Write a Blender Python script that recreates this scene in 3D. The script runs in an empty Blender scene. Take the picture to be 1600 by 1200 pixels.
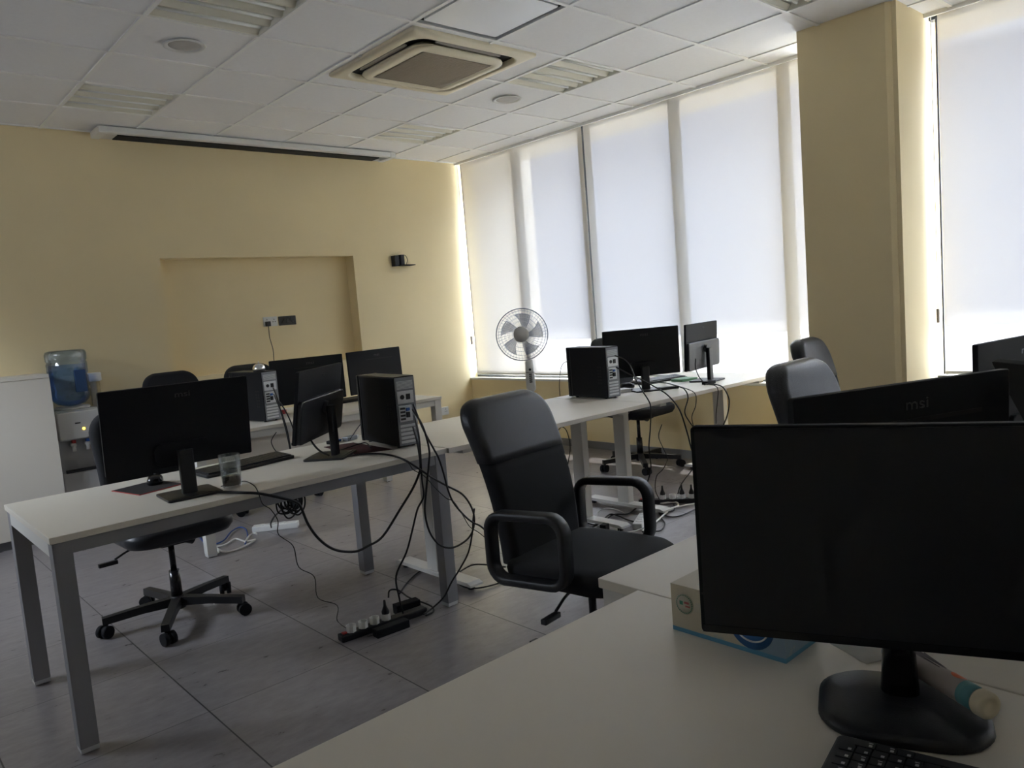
import bpy, bmesh, math, random
from mathutils import Vector, Matrix
random.seed(7)
C = bpy.context.scene.collection
PI = math.pi
V = Vector

# ------------------------------------------------------------------ helpers
def setp(n, **kw):
    for k, v in kw.items():
        k = k.replace('_', ' ')
        if k in n.inputs:
            n.inputs[k].default_value = v

def mat(name, col, rough=.5, metal=0., spec=.5, noise=0., nscale=20., bump=0., bscale=200., coat=0., trans=0., ior=1.45, alpha=1., rvar=0.):
    m = bpy.data.materials.new(name); m.use_nodes = True
    nt = m.node_tree; b = nt.nodes['Principled BSDF']
    c = (*col, 1) if len(col) == 3 else col
    setp(b, Base_Color=c, Roughness=rough, Metallic=metal, Specular_IOR_Level=spec, Coat_Weight=coat, Transmission_Weight=trans, IOR=ior, Alpha=alpha)
    tc = nt.nodes.new('ShaderNodeTexCoord')
    if noise > 0 or rvar > 0:
        n = nt.nodes.new('ShaderNodeTexNoise'); n.inputs['Scale'].default_value = nscale; n.inputs['Detail'].default_value = 5
        nt.links.new(tc.outputs['Object'], n.inputs['Vector'])
        if noise > 0:
            r = nt.nodes.new('ShaderNodeMix'); r.data_type = 'RGBA'
            r.inputs['A'].default_value = tuple(max(0, x*(1-noise)) for x in c[:3])+(1,)
            r.inputs['B'].default_value = tuple(min(1, x*(1+noise)) for x in c[:3])+(1,)
            nt.links.new(n.outputs['Fac'], r.inputs['Factor']); nt.links.new(r.outputs['Result'], b.inputs['Base Color'])
        if rvar > 0:
            mr = nt.nodes.new('ShaderNodeMapRange'); mr.inputs['To Min'].default_value = rough-rvar; mr.inputs['To Max'].default_value = rough+rvar
            nt.links.new(n.outputs['Fac'], mr.inputs['Value']); nt.links.new(mr.outputs['Result'], b.inputs['Roughness'])
    if bump > 0:
        n2 = nt.nodes.new('ShaderNodeTexNoise'); n2.inputs['Scale'].default_value = bscale; n2.inputs['Detail'].default_value = 3
        bp = nt.nodes.new('ShaderNodeBump'); bp.inputs['Strength'].default_value = bump; bp.inputs['Distance'].default_value = .002
        nt.links.new(tc.outputs['Object'], n2.inputs['Vector']); nt.links.new(n2.outputs['Fac'], bp.inputs['Height']); nt.links.new(bp.outputs['Normal'], b.inputs['Normal'])
    return m

M = {}
def sub(bm, other, mtx=None):
    pass

class MB:
    """collects shapes into one mesh"""
    def __init__(s): s.bm = bmesh.new(); s.mi = 0; s.mats = []
    def use(s, m):
        if m not in s.mats: s.mats.append(m)
        s.mi = s.mats.index(m); return s
    def _f(s, faces, smooth=False):
        for f in faces: f.material_index = s.mi; f.smooth = smooth
    def box(s, x0, x1, y0, y1, z0, z1, mtx=None, bev=0.):
        vs = [V((x, y, z)) for z in (z0, z1) for y in (y0, y1) for x in (x0, x1)]
        b = bmesh.new(); bv = [b.verts.new(v) for v in vs]
        for q in ((0,2,3,1),(4,5,7,6),(0,1,5,4),(2,6,7,3),(0,4,6,2),(1,3,7,5)): b.faces.new([bv[i] for i in q])
        if bev > 0: bmesh.ops.bevel(b, geom=b.edges[:], offset=bev, segments=2, profile=.6, affect='EDGES')
        s.merge(b, mtx, smooth=False); return s
    def merge(s, b, mtx=None, smooth=False):
        if mtx is not None: b.transform(mtx)
        idx = {}
        b.verts.ensure_lookup_table()
        for v in b.verts: idx[v] = s.bm.verts.new(v.co)
        for f in b.faces:
            try:
                nf = s.bm.faces.new([idx[v] for v in f.verts]); nf.material_index = s.mi; nf.smooth = smooth or f.smooth
            except ValueError: pass
        b.free(); return s
    def cyl(s, p0, p1, r0, r1=None, n=16, caps=True, smooth=True):
        r1 = r0 if r1 is None else r1
        return s.loft([ring(p0, V(p1)-V(p0), r0, n), ring(p1, V(p1)-V(p0), r1, n)], caps=caps, smooth=smooth)
    def loft(s, rings, caps=True, closed=True, smooth=True, loop=False):
        R = [[s.bm.verts.new(V(p)) for p in r] for r in rings]
        n = len(R[0]); K = len(R)
        for k in range(K if loop else K-1):
            a, b = R[k], R[(k+1) % K]
            for i in range(n if closed else n-1):
                j = (i+1) % n
                try:
                    f = s.bm.faces.new([a[i], a[j], b[j], b[i]]); f.smooth = smooth; f.material_index = s.mi
                except ValueError: pass
        if caps and closed and not loop:
            for r, rev in ((R[0], True), (R[-1], False)):
                try:
                    f = s.bm.faces.new(list(reversed(r)) if rev else r); f.material_index = s.mi
                except ValueError: pass
        return s
    def tube(s, pts, r, n=8, closed=False, smooth=True, sect=None):
        pts = [V(p) for p in pts]; K = len(pts); rings = []
        up = None
        for k in range(K):
            if closed: t = pts[(k+1) % K]-pts[k-1]
            else: t = pts[min(k+1, K-1)]-pts[max(k-1, 0)]
            t.normalize()
            if up is None:
                up = V((0,0,1)) if abs(t.z) < .9 else V((1,0,0))
                if sect and abs(t.x) < .9: up = V((1,0,0))
            u = (up-t*up.dot(t)).normalized(); w = t.cross(u); up = u
            if sect: rings.append([pts[k]+u*a+w*b for a, b in sect])
            else: rings.append([pts[k]+u*(r*math.cos(2*PI*i/n))+w*(r*math.sin(2*PI*i/n)) for i in range(n)])
        return s.loft(rings, caps=not closed, smooth=smooth, loop=closed)
    def lathe(s, prof, c=(0,0,0), n=24, smooth=True, axis=None):
        c = V(c); q = V((0,0,1)).rotation_difference(V(axis)).to_matrix() if axis is not None else Matrix.Identity(3)
        rings = [[c+q@V((r*math.cos(2*PI*i/n), r*math.sin(2*PI*i/n), z)) for i in range(n)] for r, z in prof]
        return s.loft(rings, smooth=smooth)
    def prism(s, poly, z0, z1, mtx=None, bev=0., smooth=False):
        b = bmesh.new(); lo = [b.verts.new((x, y, z0)) for x, y in poly]; hi = [b.verts.new((x, y, z1)) for x, y in poly]
        n = len(poly)
        b.faces.new(list(reversed(lo))); top = b.faces.new(hi)
        for i in range(n): b.faces.new([lo[i], lo[(i+1) % n], hi[(i+1) % n], hi[i]])
        if bev > 0:
            ed = [e for e in b.edges if abs(e.verts[0].co.z-e.verts[1].co.z) < 1e-6]
            bmesh.ops.bevel(b, geom=ed, offset=bev, segments=2, profile=.6, affect='EDGES')
        s.merge(b, mtx, smooth); return s
    def build(s, name, m=None, parent=None, loc=None, rot=None, kind=None, autosmooth=None):
        bmesh.ops.recalc_face_normals(s.bm, faces=s.bm.faces[:])
        me = bpy.data.meshes.new(name); s.bm.to_mesh(me); s.bm.free()
        for x in ([m] if m is not None else s.mats): me.materials.append(x)
        if m is not None:
            for p in me.polygons: p.material_index = 0
        o = bpy.data.objects.new(name, me); C.objects.link(o)
        if parent is not None: o.parent = parent
        if loc is not None: o.location = loc
        if rot is not None: o.rotation_euler = rot
        if kind: o['kind'] = kind
        return o

def ring(c, d, r, n):
    c = V(c); d = V(d).normalized(); u = d.orthogonal().normalized(); w = d.cross(u)
    return [c+u*(r*math.cos(2*PI*i/n))+w*(r*math.sin(2*PI*i/n)) for i in range(n)]
def rrect(w, h, r, n=5, cx=0, cy=0):
    out = []
    for sx, sy, a0 in ((1,1,0),(-1,1,90),(-1,-1,180),(1,-1,270)):
        for k in range(n+1):
            a = math.radians(a0+90*k/n)
            out.append((cx+sx*(w/2-r)+r*math.cos(a), cy+sy*(h/2-r)+r*math.sin(a)))
    return out
def spline(pts, n=8):
    """Catmull-Rom through the points"""
    P = [V(p) for p in pts]; P = [P[0]*2-P[1]]+P+[P[-1]*2-P[-2]]; out = []
    for k in range(1, len(P)-2):
        for i in range(n):
            t = i/n
            out.append(.5*((2*P[k])+(-P[k-1]+P[k+1])*t+(2*P[k-1]-5*P[k]+4*P[k+1]-P[k+2])*t*t+(-P[k-1]+3*P[k]-3*P[k+1]+P[k+2])*t**3))
    out.append(P[-2]); return out
def tag(o, label, cat, group=None, kind=None):
    o['label'] = label; o['category'] = cat
    if group: o['group'] = group
    if kind: o['kind'] = kind
    return o
def thing(name, label, cat, loc=(0,0,0), rz=0., group=None):
    o = bpy.data.objects.new(name, None); o.empty_display_size = .1; C.objects.link(o)
    o.location = loc; o.rotation_euler = (0, 0, rz)
    return tag(o, label, cat, group)
def copy_tree(o, parent=None):
    c = o.copy(); C.objects.link(c)
    if parent is not None: c.parent = parent
    for ch in list(o.children): copy_tree(ch, c)
    return c
def dup(o, label, loc, rz=0., group=None):
    c = copy_tree(o); c.location = loc; c.rotation_euler = (0, 0, rz); c['label'] = label
    if group: c['group'] = group
    return c
def R(d): return math.radians(d)
def text_mesh(s, size, depth=.0006):
    cu = bpy.data.curves.new('t', 'FONT'); cu.body = s; cu.size = size; cu.extrude = depth; cu.align_x = 'CENTER'; cu.align_y = 'CENTER'
    o = bpy.data.objects.new('t', cu); C.objects.link(o)
    dg = bpy.context.evaluated_depsgraph_get(); me = bpy.data.meshes.new_from_object(o.evaluated_get(dg))
    bpy.data.objects.remove(o); return me
def text_obj(name, s, size, m, parent, mtx, depth=.0006):
    me = text_mesh(s, size, depth); me.transform(mtx); me.materials.clear(); me.materials.append(m)
    o = bpy.data.objects.new(name, me); C.objects.link(o); o.parent = parent; return o

# ------------------------------------------------------------------ materials
M['wall'] = mat('yellow_paint', (.82,.69,.42), .75, noise=.03, nscale=3, bump=.25, bscale=260)
M['pale'] = mat('pale_paint', (.84,.80,.70), .75)
M['ceil'] = mat('ceiling_tile', (.84,.84,.85), .85, noise=.03, nscale=40, bump=.3, bscale=400)
M['grid'] = mat('grid_white', (.86,.86,.85), .45)
M['white'] = mat('white_laminate', (.68,.64,.565), .42, noise=.02, nscale=6, bump=.05, bscale=500)
M['whitemetal'] = mat('white_steel', (.62,.61,.58), .35)
M['steel'] = mat('grey_steel', (.26,.26,.28), .40, metal=.3)
M['black'] = mat('black_plastic', (.012,.012,.014), .42, bump=.15, bscale=600)
M['blackg'] = mat('black_gloss', (.010,.010,.012), .22)
M["blackm"] = mat("black_matte", (.011,.011,.013), .65, spec=.2)
M['screen'] = mat('screen_off', (.008,.008,.012), .33, noise=.1, nscale=90)
M['leather'] = mat('black_leatherette', (.022,.023,.027), .36, bump=.35, bscale=300, rvar=.05)
M['fabric'] = mat('black_fabric', (.010,.010,.012), .9, bump=.6, bscale=900)
M['cable'] = mat('black_rubber', (.012,.012,.013), .5)
M['cablew'] = mat('white_rubber', (.65,.64,.60), .5)
M['cableb'] = mat('blue_rubber', (.03,.08,.28), .5)
M['metal'] = mat('bright_steel', (.55,.57,.60), .32, metal=.8)
M['metald'] = mat('dull_steel', (.23,.24,.26), .42, metal=.6)
M['chrome'] = mat('chrome', (.8,.8,.8), .12, metal=1)
M['cream'] = mat('cream_plastic', (.78,.71,.54), .45)
M['grille'] = mat('beige_grille', (.36,.31,.24), .6)
M['dark'] = mat('dark_gap', (.01,.01,.01), .8)
M['plastw'] = mat('white_plastic', (.72,.72,.70), .4)
M['silver'] = mat('silver_plastic', (.50,.50,.49), .38, metal=.2)
M['silverd'] = mat('silver_dark', (.38,.38,.375), .45, metal=.2)
M['red'] = mat('red_plastic', (.45,.03,.03), .45)
M['blue'] = mat('blue_plastic', (.03,.10,.35), .4)
M['green'] = mat('green_plastic', (.16,.38,.22), .5)
M['baseb'] = mat('grey_skirting', (.22,.22,.23), .5)
M['alu'] = mat('aluminium', (.62,.63,.64), .35, metal=.6)
M['mulb'] = mat('dark_frame', (.05,.055,.06), .5)
M['matcloth'] = mat('mousepad_cloth', (.02,.018,.02), .9, bump=.5, bscale=900)
M['maroon'] = mat('maroon_cloth', (.06,.015,.018), .9, noise=.4, nscale=12)
M['paper'] = mat('paper', (.75,.74,.72), .8)
M['cap'] = mat('cream_cap', (.62,.56,.42), .5)
M['key'] = mat('keycap', (.016,.016,.018), .45)
M['keymark'] = mat('key_lettering', (.5,.5,.5), .5)
M['logo'] = mat('embossed_logo', (.03,.03,.032), .3)

def floor_mat():
    m = bpy.data.materials.new('floor_tile'); m.use_nodes = True; nt = m.node_tree; N = nt.nodes; L = nt.links; b = N['Principled BSDF']
    g = N.new('ShaderNodeNewGeometry'); sep = N.new('ShaderNodeSeparateXYZ'); L.new(g.outputs['Position'], sep.inputs[0])
    def mth(op, a, bb=None, c=None):
        n = N.new('ShaderNodeMath'); n.operation = op
        for i, v in enumerate((a, bb, c)):
            if v is None: continue
            if isinstance(v, (int, float)): n.inputs[i].default_value = v
            else: L.new(v, n.inputs[i])
        return n.outputs[0]
    def line(coord, off, step, w):
        t = mth('DIVIDE', mth('SUBTRACT', coord, off), step); fr = mth('FRACT', t)
        d = mth('MINIMUM', fr, mth('SUBTRACT', 1., fr)); return mth('LESS_THAN', mth('MULTIPLY', d, step), w), t
    lx, tx = line(sep.outputs[0], .880-6, .6, .0026)
    ly, ty = line(sep.outputs[1], 2.745-12, .6, .0022)
    cx = mth('FLOOR', tx); cy = mth('FLOOR', ty)
    comb = N.new('ShaderNodeCombineXYZ'); L.new(cx, comb.inputs[0]); L.new(cy, comb.inputs[1])
    wn = N.new('ShaderNodeTexWhiteNoise'); wn.noise_dimensions = '2D'; L.new(comb.outputs[0], wn.inputs['Vector'])
    # streaky stone print
    mp = N.new('ShaderNodeMapping'); mp.inputs['Scale'].default_value = (5, 10, 1); mp.inputs['Rotation'].default_value = (0,0,R(8)); L.new(g.outputs['Position'], mp.inputs['Vector'])
    off = N.new('ShaderNodeVectorMath'); off.operation = 'MULTIPLY_ADD'; L.new(comb.outputs[0], off.inputs[0]); off.inputs[1].default_value = (3.7, 5.3, 0); L.new(mp.outputs[0], off.inputs[2])
    n1 = N.new('ShaderNodeTexNoise'); n1.inputs['Scale'].default_value = 2.2; n1.inputs['Detail'].default_value = 8; n1.inputs['Roughness'].default_value = .65; L.new(off.outputs[0], n1.inputs['Vector'])
    cr = N.new('ShaderNodeValToRGB'); cr.color_ramp.elements[0].position = .3; cr.color_ramp.elements[1].position = .72
    cr.color_ramp.elements[0].color = (.175,.160,.163,1); cr.color_ramp.elements[1].color = (.275,.254,.258,1); L.new(n1.outputs['Fac'], cr.inputs[0])
    hv = N.new('ShaderNodeMix'); hv.data_type = 'RGBA'; hv.blend_type = 'MULTIPLY'; hv.inputs['Factor'].default_value = 1.
    vr = N.new('ShaderNodeMapRange'); vr.inputs['To Min'].default_value = .93; vr.inputs['To Max'].default_value = 1.07; L.new(wn.outputs['Value'], vr.inputs['Value'])
    L.new(cr.outputs[0], hv.inputs['A']); L.new(vr.outputs[0], hv.inputs['B'])
    fac = mth('MAXIMUM', lx, mth('MULTIPLY', ly, .7))
    mx = N.new('ShaderNodeMix'); mx.data_type = 'RGBA'; L.new(fac, mx.inputs['Factor']); L.new(hv.outputs['Result'], mx.inputs['A']); mx.inputs['B'].default_value = (.02,.02,.022,1)
    L.new(mx.outputs['Result'], b.inputs['Base Color'])
    rr = N.new('ShaderNodeMapRange'); rr.inputs['To Min'].default_value = .22; rr.inputs['To Max'].default_value = .38; L.new(n1.outputs['Fac'], rr.inputs['Value']); L.new(rr.outputs[0], b.inputs['Roughness'])
    return m
M['floor'] = floor_mat()

BD, BO = .962, .078     # share reflected diffusely, openness of the weave
def blind_mat():
    m = bpy.data.materials.new('blind_fabric'); m.use_nodes = True; nt = m.node_tree; N = nt.nodes; L = nt.links
    for n in list(N): N.remove(n)
    out = N.new('ShaderNodeOutputMaterial'); tr = N.new('ShaderNodeBsdfTranslucent'); df = N.new('ShaderNodeBsdfDiffuse'); mx = N.new('ShaderNodeMixShader')
    g = N.new('ShaderNodeNewGeometry')
    mp = N.new('ShaderNodeMapping'); mp.inputs['Scale'].default_value = (1, 9, 60); L.new(g.outputs['Position'], mp.inputs['Vector'])
    n = N.new('ShaderNodeTexNoise'); n.inputs['Scale'].default_value = 3; n.inputs['Detail'].default_value = 6; L.new(mp.outputs[0], n.inputs['Vector'])
    cr = N.new('ShaderNodeValToRGB'); cr.color_ramp.elements[0].position = .3; cr.color_ramp.elements[1].position = .7
    cr.color_ramp.elements[0].color = (.76,.76,.76,1); cr.color_ramp.elements[1].color = (.84,.84,.84,1); L.new(n.outputs['Fac'], cr.inputs[0])
    L.new(cr.outputs[0], tr.inputs['Color']); df.inputs['Color'].default_value = (.80,.74,.62,1)
    mx.inputs[0].default_value = BD; L.new(tr.outputs[0], mx.inputs[1]); L.new(df.outputs[0], mx.inputs[2])
    # open weave: a share of the light passes straight through the holes
    tp = N.new('ShaderNodeBsdfTransparent'); m2 = N.new('ShaderNodeMixShader'); m2.inputs[0].default_value = BO
    L.new(mx.outputs[0], m2.inputs[1]); L.new(tp.outputs[0], m2.inputs[2]); L.new(m2.outputs[0], out.inputs[0])
    return m
M['blind'] = blind_mat()
def glass_mat(name, tint=(.95,.97,.98), gl=.08):
    m = bpy.data.materials.new(name); m.use_nodes = True; nt = m.node_tree; N = nt.nodes; L = nt.links
    for n in list(N): N.remove(n)
    out = N.new('ShaderNodeOutputMaterial'); t = N.new('ShaderNodeBsdfTransparent'); t.inputs[0].default_value = (*tint, 1)
    g = N.new('ShaderNodeBsdfGlossy'); g.inputs['Roughness'].default_value = .03; mx = N.new('ShaderNodeMixShader')
    lw = N.new('ShaderNodeLayerWeight'); lw.inputs[0].default_value = .25; mr = N.new('ShaderNodeMapRange'); mr.inputs['To Min'].default_value = gl*.5; mr.inputs['To Max'].default_value = min(.7, gl*5)
    L.new(lw.outputs['Fresnel'], mr.inputs['Value']); L.new(mr.outputs[0], mx.inputs[0]); L.new(t.outputs[0], mx.inputs[1]); L.new(g.outputs[0], mx.inputs[2]); L.new(mx.outputs[0], out.inputs[0])
    return m
M['glass'] = glass_mat('window_glass'); M['glasscup'] = glass_mat('drinking_glass', (.90,.92,.92), .12)
M['bottle'] = glass_mat('blue_polycarbonate', (.72,.81,.92), .16)
M['clear'] = glass_mat('clear_plastic', (.95,.94,.91), .04)
def emis(name, col, s):
    m = bpy.data.materials.new(name); m.use_nodes = True; b = m.node_tree.nodes['Principled BSDF']
    setp(b, Base_Color=(*col,1), Emission_Color=(*col,1), Emission_Strength=s); return m
M['led'] = emis('amber_lamp', (1.,.55,.03), 3.)
# patterned cardboard for the tissue box
def tissue_mat():
    m = bpy.data.materials.new('printed_card'); m.use_nodes = True; nt = m.node_tree; N = nt.nodes; L = nt.links; b = N['Principled BSDF']
    tc = N.new('ShaderNodeTexCoord'); sep = N.new('ShaderNodeSeparateXYZ'); L.new(tc.outputs['Object'], sep.inputs[0])
    n = N.new('ShaderNodeTexNoise'); n.inputs['Scale'].default_value = 22; n.inputs['Detail'].default_value = 4; L.new(tc.outputs['Object'], n.inputs['Vector'])
    # blue blotches strongest toward one end of the box
    mr = N.new('ShaderNodeMapRange'); mr.inputs['From Min'].default_value = .11; mr.inputs['From Max'].default_value = -.11; mr.inputs['To Min'].default_value = -.25; mr.inputs['To Max'].default_value = .25
    L.new(sep.outputs[1], mr.inputs['Value'])
    ad = N.new('ShaderNodeMath'); ad.operation = 'ADD'; L.new(n.outputs['Fac'], ad.inputs[0]); L.new(mr.outputs[0], ad.inputs[1])
    cr = N.new('ShaderNodeValToRGB'); cr.color_ramp.elements[0].position = .45; cr.color_ramp.elements[1].position = .62
    cr.color_ramp.elements[0].color = (.50,.46,.36,1); cr.color_ramp.elements[1].color = (.24,.34,.44,1); L.new(ad.outputs[0], cr.inputs[0])
    lt = N.new('ShaderNodeMath'); lt.operation = 'LESS_THAN'; L.new(sep.outputs[2], lt.inputs[0]); lt.inputs[1].default_value = .008
    mx = N.new('ShaderNodeMix'); mx.data_type = 'RGBA'; L.new(lt.outputs[0], mx.inputs['Factor']); L.new(cr.outputs[0], mx.inputs['A']); mx.inputs['B'].default_value = (.10,.30,.46,1)
    L.new(mx.outputs['Result'], b.inputs['Base Color']); setp(b, Roughness=.5); return m
M['card'] = tissue_mat()

# ------------------------------------------------------------------ the room
XW, YB, H = 5.24, 6.49, 2.94       # inside face of the low window wall, back wall, ceiling
XL, YF = -1.6, -2.1
m = MB(); m.box(XL, 5.5, YF, 6.8, -.08, 0); m.build('floor', M['floor'], kind='structure')
m = MB()                                   # back wall with a shallow niche
NX0, NX1, NZ0, NZ1, ND = 2.13, 3.914, 1.0, 1.985, .14
m.box(XL, NX0, YB, YB+.3, 0, 3.1); m.box(NX1, 5.5, YB, YB+.3, 0, 3.1); m.box(NX0, NX1, YB, YB+.3, 0, NZ0); m.box(NX0, NX1, YB, YB+.3, NZ1, 3.1); m.box(NX0, NX1, YB+ND, YB+.3, NZ0, NZ1)
m.build('wall_back', M['wall'], kind='structure')
WY0, WY1, WZ0, WZ1 = 4.2, 5.6, 1.9, 2.65          # unseen window added in the side wall to brighten the room
m = MB(); m.box(XL-.15, XL, YF, 6.8, 0, WZ0); m.box(XL-.15, XL, YF, 6.8, WZ1, 3.1); m.box(XL-.15, XL, YF, WY0, WZ0, WZ1); m.box(XL-.15, XL, WY1, 6.8, WZ0, WZ1); m.build('wall_left', M['pale'], kind='structure')
m = MB()
for y in (WY0+.03, (WY0+WY1)/2, WY1-.03): m.box(XL-.10, XL-.04, y-.03, y+.03, WZ0, WZ1)
m.box(XL-.10, XL-.04, WY0, WY1, WZ0, WZ0+.06); m.box(XL-.10, XL-.04, WY0, WY1, WZ1-.06, WZ1)
w3 = m.build('window_3', M['mulb'], kind='structure'); MB().box(XL-.072, XL-.066, WY0, WY1, WZ0+.03, WZ1-.03).build('pane', M['glass'], w3)
m = MB(); m.box(XL, 5.5, YF-.15, YF, 0, 3.1); m.build('wall_front', M['pale'], kind='structure')
SZ = .645                                   # sill height
m = MB(); m.box(XW, 5.50, YF, YB, 0, SZ-.02); m.build('wall_right', M['wall'], kind='structure')
m = MB(); m.box(XW-.012, 5.46, YF, 1.80, SZ-.02, SZ, bev=.003); m.box(XW-.012, 5.46, 2.40, YB, SZ-.02, SZ, bev=.003); m.build('trim_1', M['plastw'], kind='structure')
m = MB(); m.box(XW-.012, XW, 2.40, YB, 0, .07, bev=.002); m.build('baseboard_right', M['baseb'], kind='structure')
m = MB(); m.box(1.0, XW, YB-.012, YB, 0, .07, bev=.002); m.build('baseboard_back', M['baseb'], kind='structure')
# column between the two windows
m = MB(); m.prism([(4.80,2.40),(4.80,1.864),(4.822,1.838),(4.826,1.838),(4.826,1.81),(5.5,1.81),(5.5,2.40)], 0, 3.0)
m.build('wall_column', M['wall'], kind='structure')
m = MB(); m.box(4.788, 4.80, 1.845, 2.40, 0, .07); m.box(4.80, XW, 1.798, 1.81, 0, .07); m.build('baseboard_column', M['baseb'], kind='structure')
# window frames and glass
def window(n, y0, y1, muls):
    m = MB()
    for y, hw in muls: m.box(5.335, 5.40, y-hw, y+hw, SZ, H+.05)
    m.box(5.335, 5.40, y0, y1, SZ, SZ+.06); m.box(5.335, 5.40, y0, y1, H-.02, H+.1)
    w = m.build(f'window_{n}', M['mulb'], kind='structure')
    g = MB(); g.box(5.365, 5.371, y0, y1, SZ+.05, H); g.build('pane', M['glass'], w)
window(1, 2.40, YB, ((2.43,.03), (2.80,.035), (3.75,.035), (4.735,.05), (5.66,.035)))
window(2, YF, 1.81, ((.85,.035), (-.1,.035), (-1.05,.035), (-2.0,.035)))
m = MB(); m.box(5.385, 5.5, YF, 6.8, H, 3.4); m.build('wall_lintel', M['wall'], kind='structure')
# unseen canopy and fin added to block sun on the blinds; pavement outside
m = MB(); m.box(5.5, 6.22, -4.5, 6.5, 3.02, 3.2); m.box(5.5, 6.40, 6.5, 6.7, -.5, 3.2); m.build('sun_blocker_canopy', mat('concrete', (.50,.47,.43), .9), kind='structure')
m = MB(); m.box(5.5, 30, -25, 30, -.6, -.5); m.build('ground', mat('pavement', (.22,.215,.21), .9, noise=.1), kind='structure')

# ceiling tiles, grid and margins
def gx(c): return 1.401+.6*c
def gy(r): return 6.46-.6*r
lights = [(0,1),(4,1),(0,4),(4,4),(4,7)]
AC = (2.64, 3.59, 3.51, 4.46)
m = MB()
xs = [XL]+[gx(c) for c in range(-4, 7)]+[5.5]; ys = [6.8]+[gy(r) for r in range(0, 15)]+[YF]
for i in range(len(xs)-1):
    for j in range(len(ys)-1):
        c = i-5; r = j-1
        if (c, r) in lights or (c, r) == (2, 5): continue
        x0, x1, y1, y0 = xs[i], xs[i+1], ys[j], ys[j+1]
        if x1 > AC[0] and x0 < AC[1] and y1 > AC[2] and y0 < AC[3]:
            # leave the cassette opening free
            ha, hb, hc, hd = max(x0, AC[0]+.03), min(x1, AC[1]-.03), max(y0, AC[2]+.03), min(y1, AC[3]-.03)
            for a0, a1, b0, b1 in ((x0, ha, y0, y1), (hb, x1, y0, y1), (ha, hb, y0, hc), (ha, hb, hd, y1)):
                if a1-a0 > .002 and b1-b0 > .002: m.box(a0, a1, b0, b1, H+.004, H+.02)
            continue
        m.box(x0, x1, y0, y1, H+.004, H+.02)
m.build('ceiling', M['ceil'], kind='structure')
m = MB()
for c in range(-4, 7):
    segs = [(YF, YB)]
    if AC[0] < gx(c) < AC[1]: segs = [(YF, AC[2]), (AC[3], YB)]
    for a, b in segs: m.box(gx(c)-.012, gx(c)+.012, a, b, H-.003, H+.004)
for r in range(0, 15):
    segs = [(XL, XW+.03)]
    if AC[2] < gy(r) < AC[3]: segs = [(XL, AC[0]), (AC[1], XW+.03)]
    for a, b in segs: m.box(a, b, gy(r)-.012, gy(r)+.012, H-.004, H+.0035)
m.build('trim_2', M['grid'], kind='structure')
m = MB(); m.box(XW+.01, XW+.03, YF, 1.81, H-.02, H+.01); m.box(XW+.01, XW+.03, 2.40, YB, H-.02, H+.01); m.build('trim_3', M['grid'], kind='structure')
m = MB(); m.box(XL, 5.5, YF, 6.8, 3.2, 3.3); m.build('ceiling_slab', M['dark'], kind='structure')

# ---- recessed louvre lights
def ceiling_light(label, c, r):
    t = thing('ceiling_light', label, 'light', (gx(c)+.3, gy(r)-.3, H), group='recessed louvre lights in the ceiling grid')
    m = MB(); w = .288
    m.box(-w, w, -w, w, .032, .036); m.box(-w, -w+.004, -w, w, 0, .034); m.box(w-.004, w, -w, w, 0, .034); m.box(-w, w, -w, -w+.004, 0, .034); m.box(-w, w, w-.004, w, 0, .034)
    m.build('housing', mat_hous, t)
    for k in range(4):
        y = -.216+.144*k
        MB().cyl((-.27, y, .020), (.27, y, .020), .009, n=10).build('tube', mat_tube, t)
    m = MB()
    for k in range(5): m.loft([[V((x, -.288+.144*k+dy, z)) for dy, z in ((-.030,.026),(-.010,.004),(.010,.004),(.030,.026))] for x in (-w, w)], closed=False)
    m.build('louvre', mat_louv, t); return t
mat_hous = mat('reflector', (.85,.84,.76), .5); mat_tube = mat('tube_glass', (.85,.86,.85), .4); mat_louv = mat('louvre', (.74,.72,.62), .45)
L0 = ceiling_light('square louvre ceiling light at the top edge of the photo, left of centre', 0, 4)
def cl(label, c, r): return dup(L0, label, (gx(c)+.3, gy(r)-.3, H))
cl('square louvre ceiling light above the left end of the projector screen housing', 0, 1)
cl('square louvre ceiling light nearest the window and back wall corner', 4, 1)
cl('square louvre ceiling light right of the ceiling air conditioner, showing dark smudges', 4, 4)
cl('square louvre ceiling light cut by the top edge left of the column', 4, 7)

# access panel, slightly sunk, with dark gaps round it
m = MB(); cx, cy = gx(2)+.3, gy(5)-.3
m.prism(rrect(.52, .52, .01), -.004, .012, Matrix.Translation((cx, cy, H+.006)))
o = m.build('access_panel', mat('panel_white', (.80,.82,.86), .35)); tag(o, 'smooth white square access panel in ceiling with dark gaps around it', 'ceiling panel')
m = MB(); m.box(cx-.29, cx+.29, cy-.29, cy+.29, H+.05, H+.06); m.build('ceiling_void', M['dark'], kind='structure')

def speaker(label, c, r, dx=0., dy=0.):
    t = thing('ceiling_speaker', label, 'speaker', (gx(c)+.3+dx, gy(r)-.3+dy, H+.004), group='round ceiling speakers')
    MB().lathe([(.075,-.001),(.10,-.004),(.112,-.012),(.105,-.016),(.088,-.012),(.085,-.006),(.075,-.006)], n=36).build('rim', M['plastw'], t)
    MB().lathe([(.0,-.010),(.05,-.011),(.082,-.009),(.088,-.006),(.088,-.002),(0,-.001)], n=36).build('grille', mat_spk, t); return t
mat_spk = mat('speaker_mesh', (.50,.48,.46), .6, noise=.1, nscale=300)
speaker('round ceiling speaker in the tile left of the air conditioner', 0, 3)
speaker('round ceiling speaker between the air conditioner and the window', 4, 3)

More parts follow.
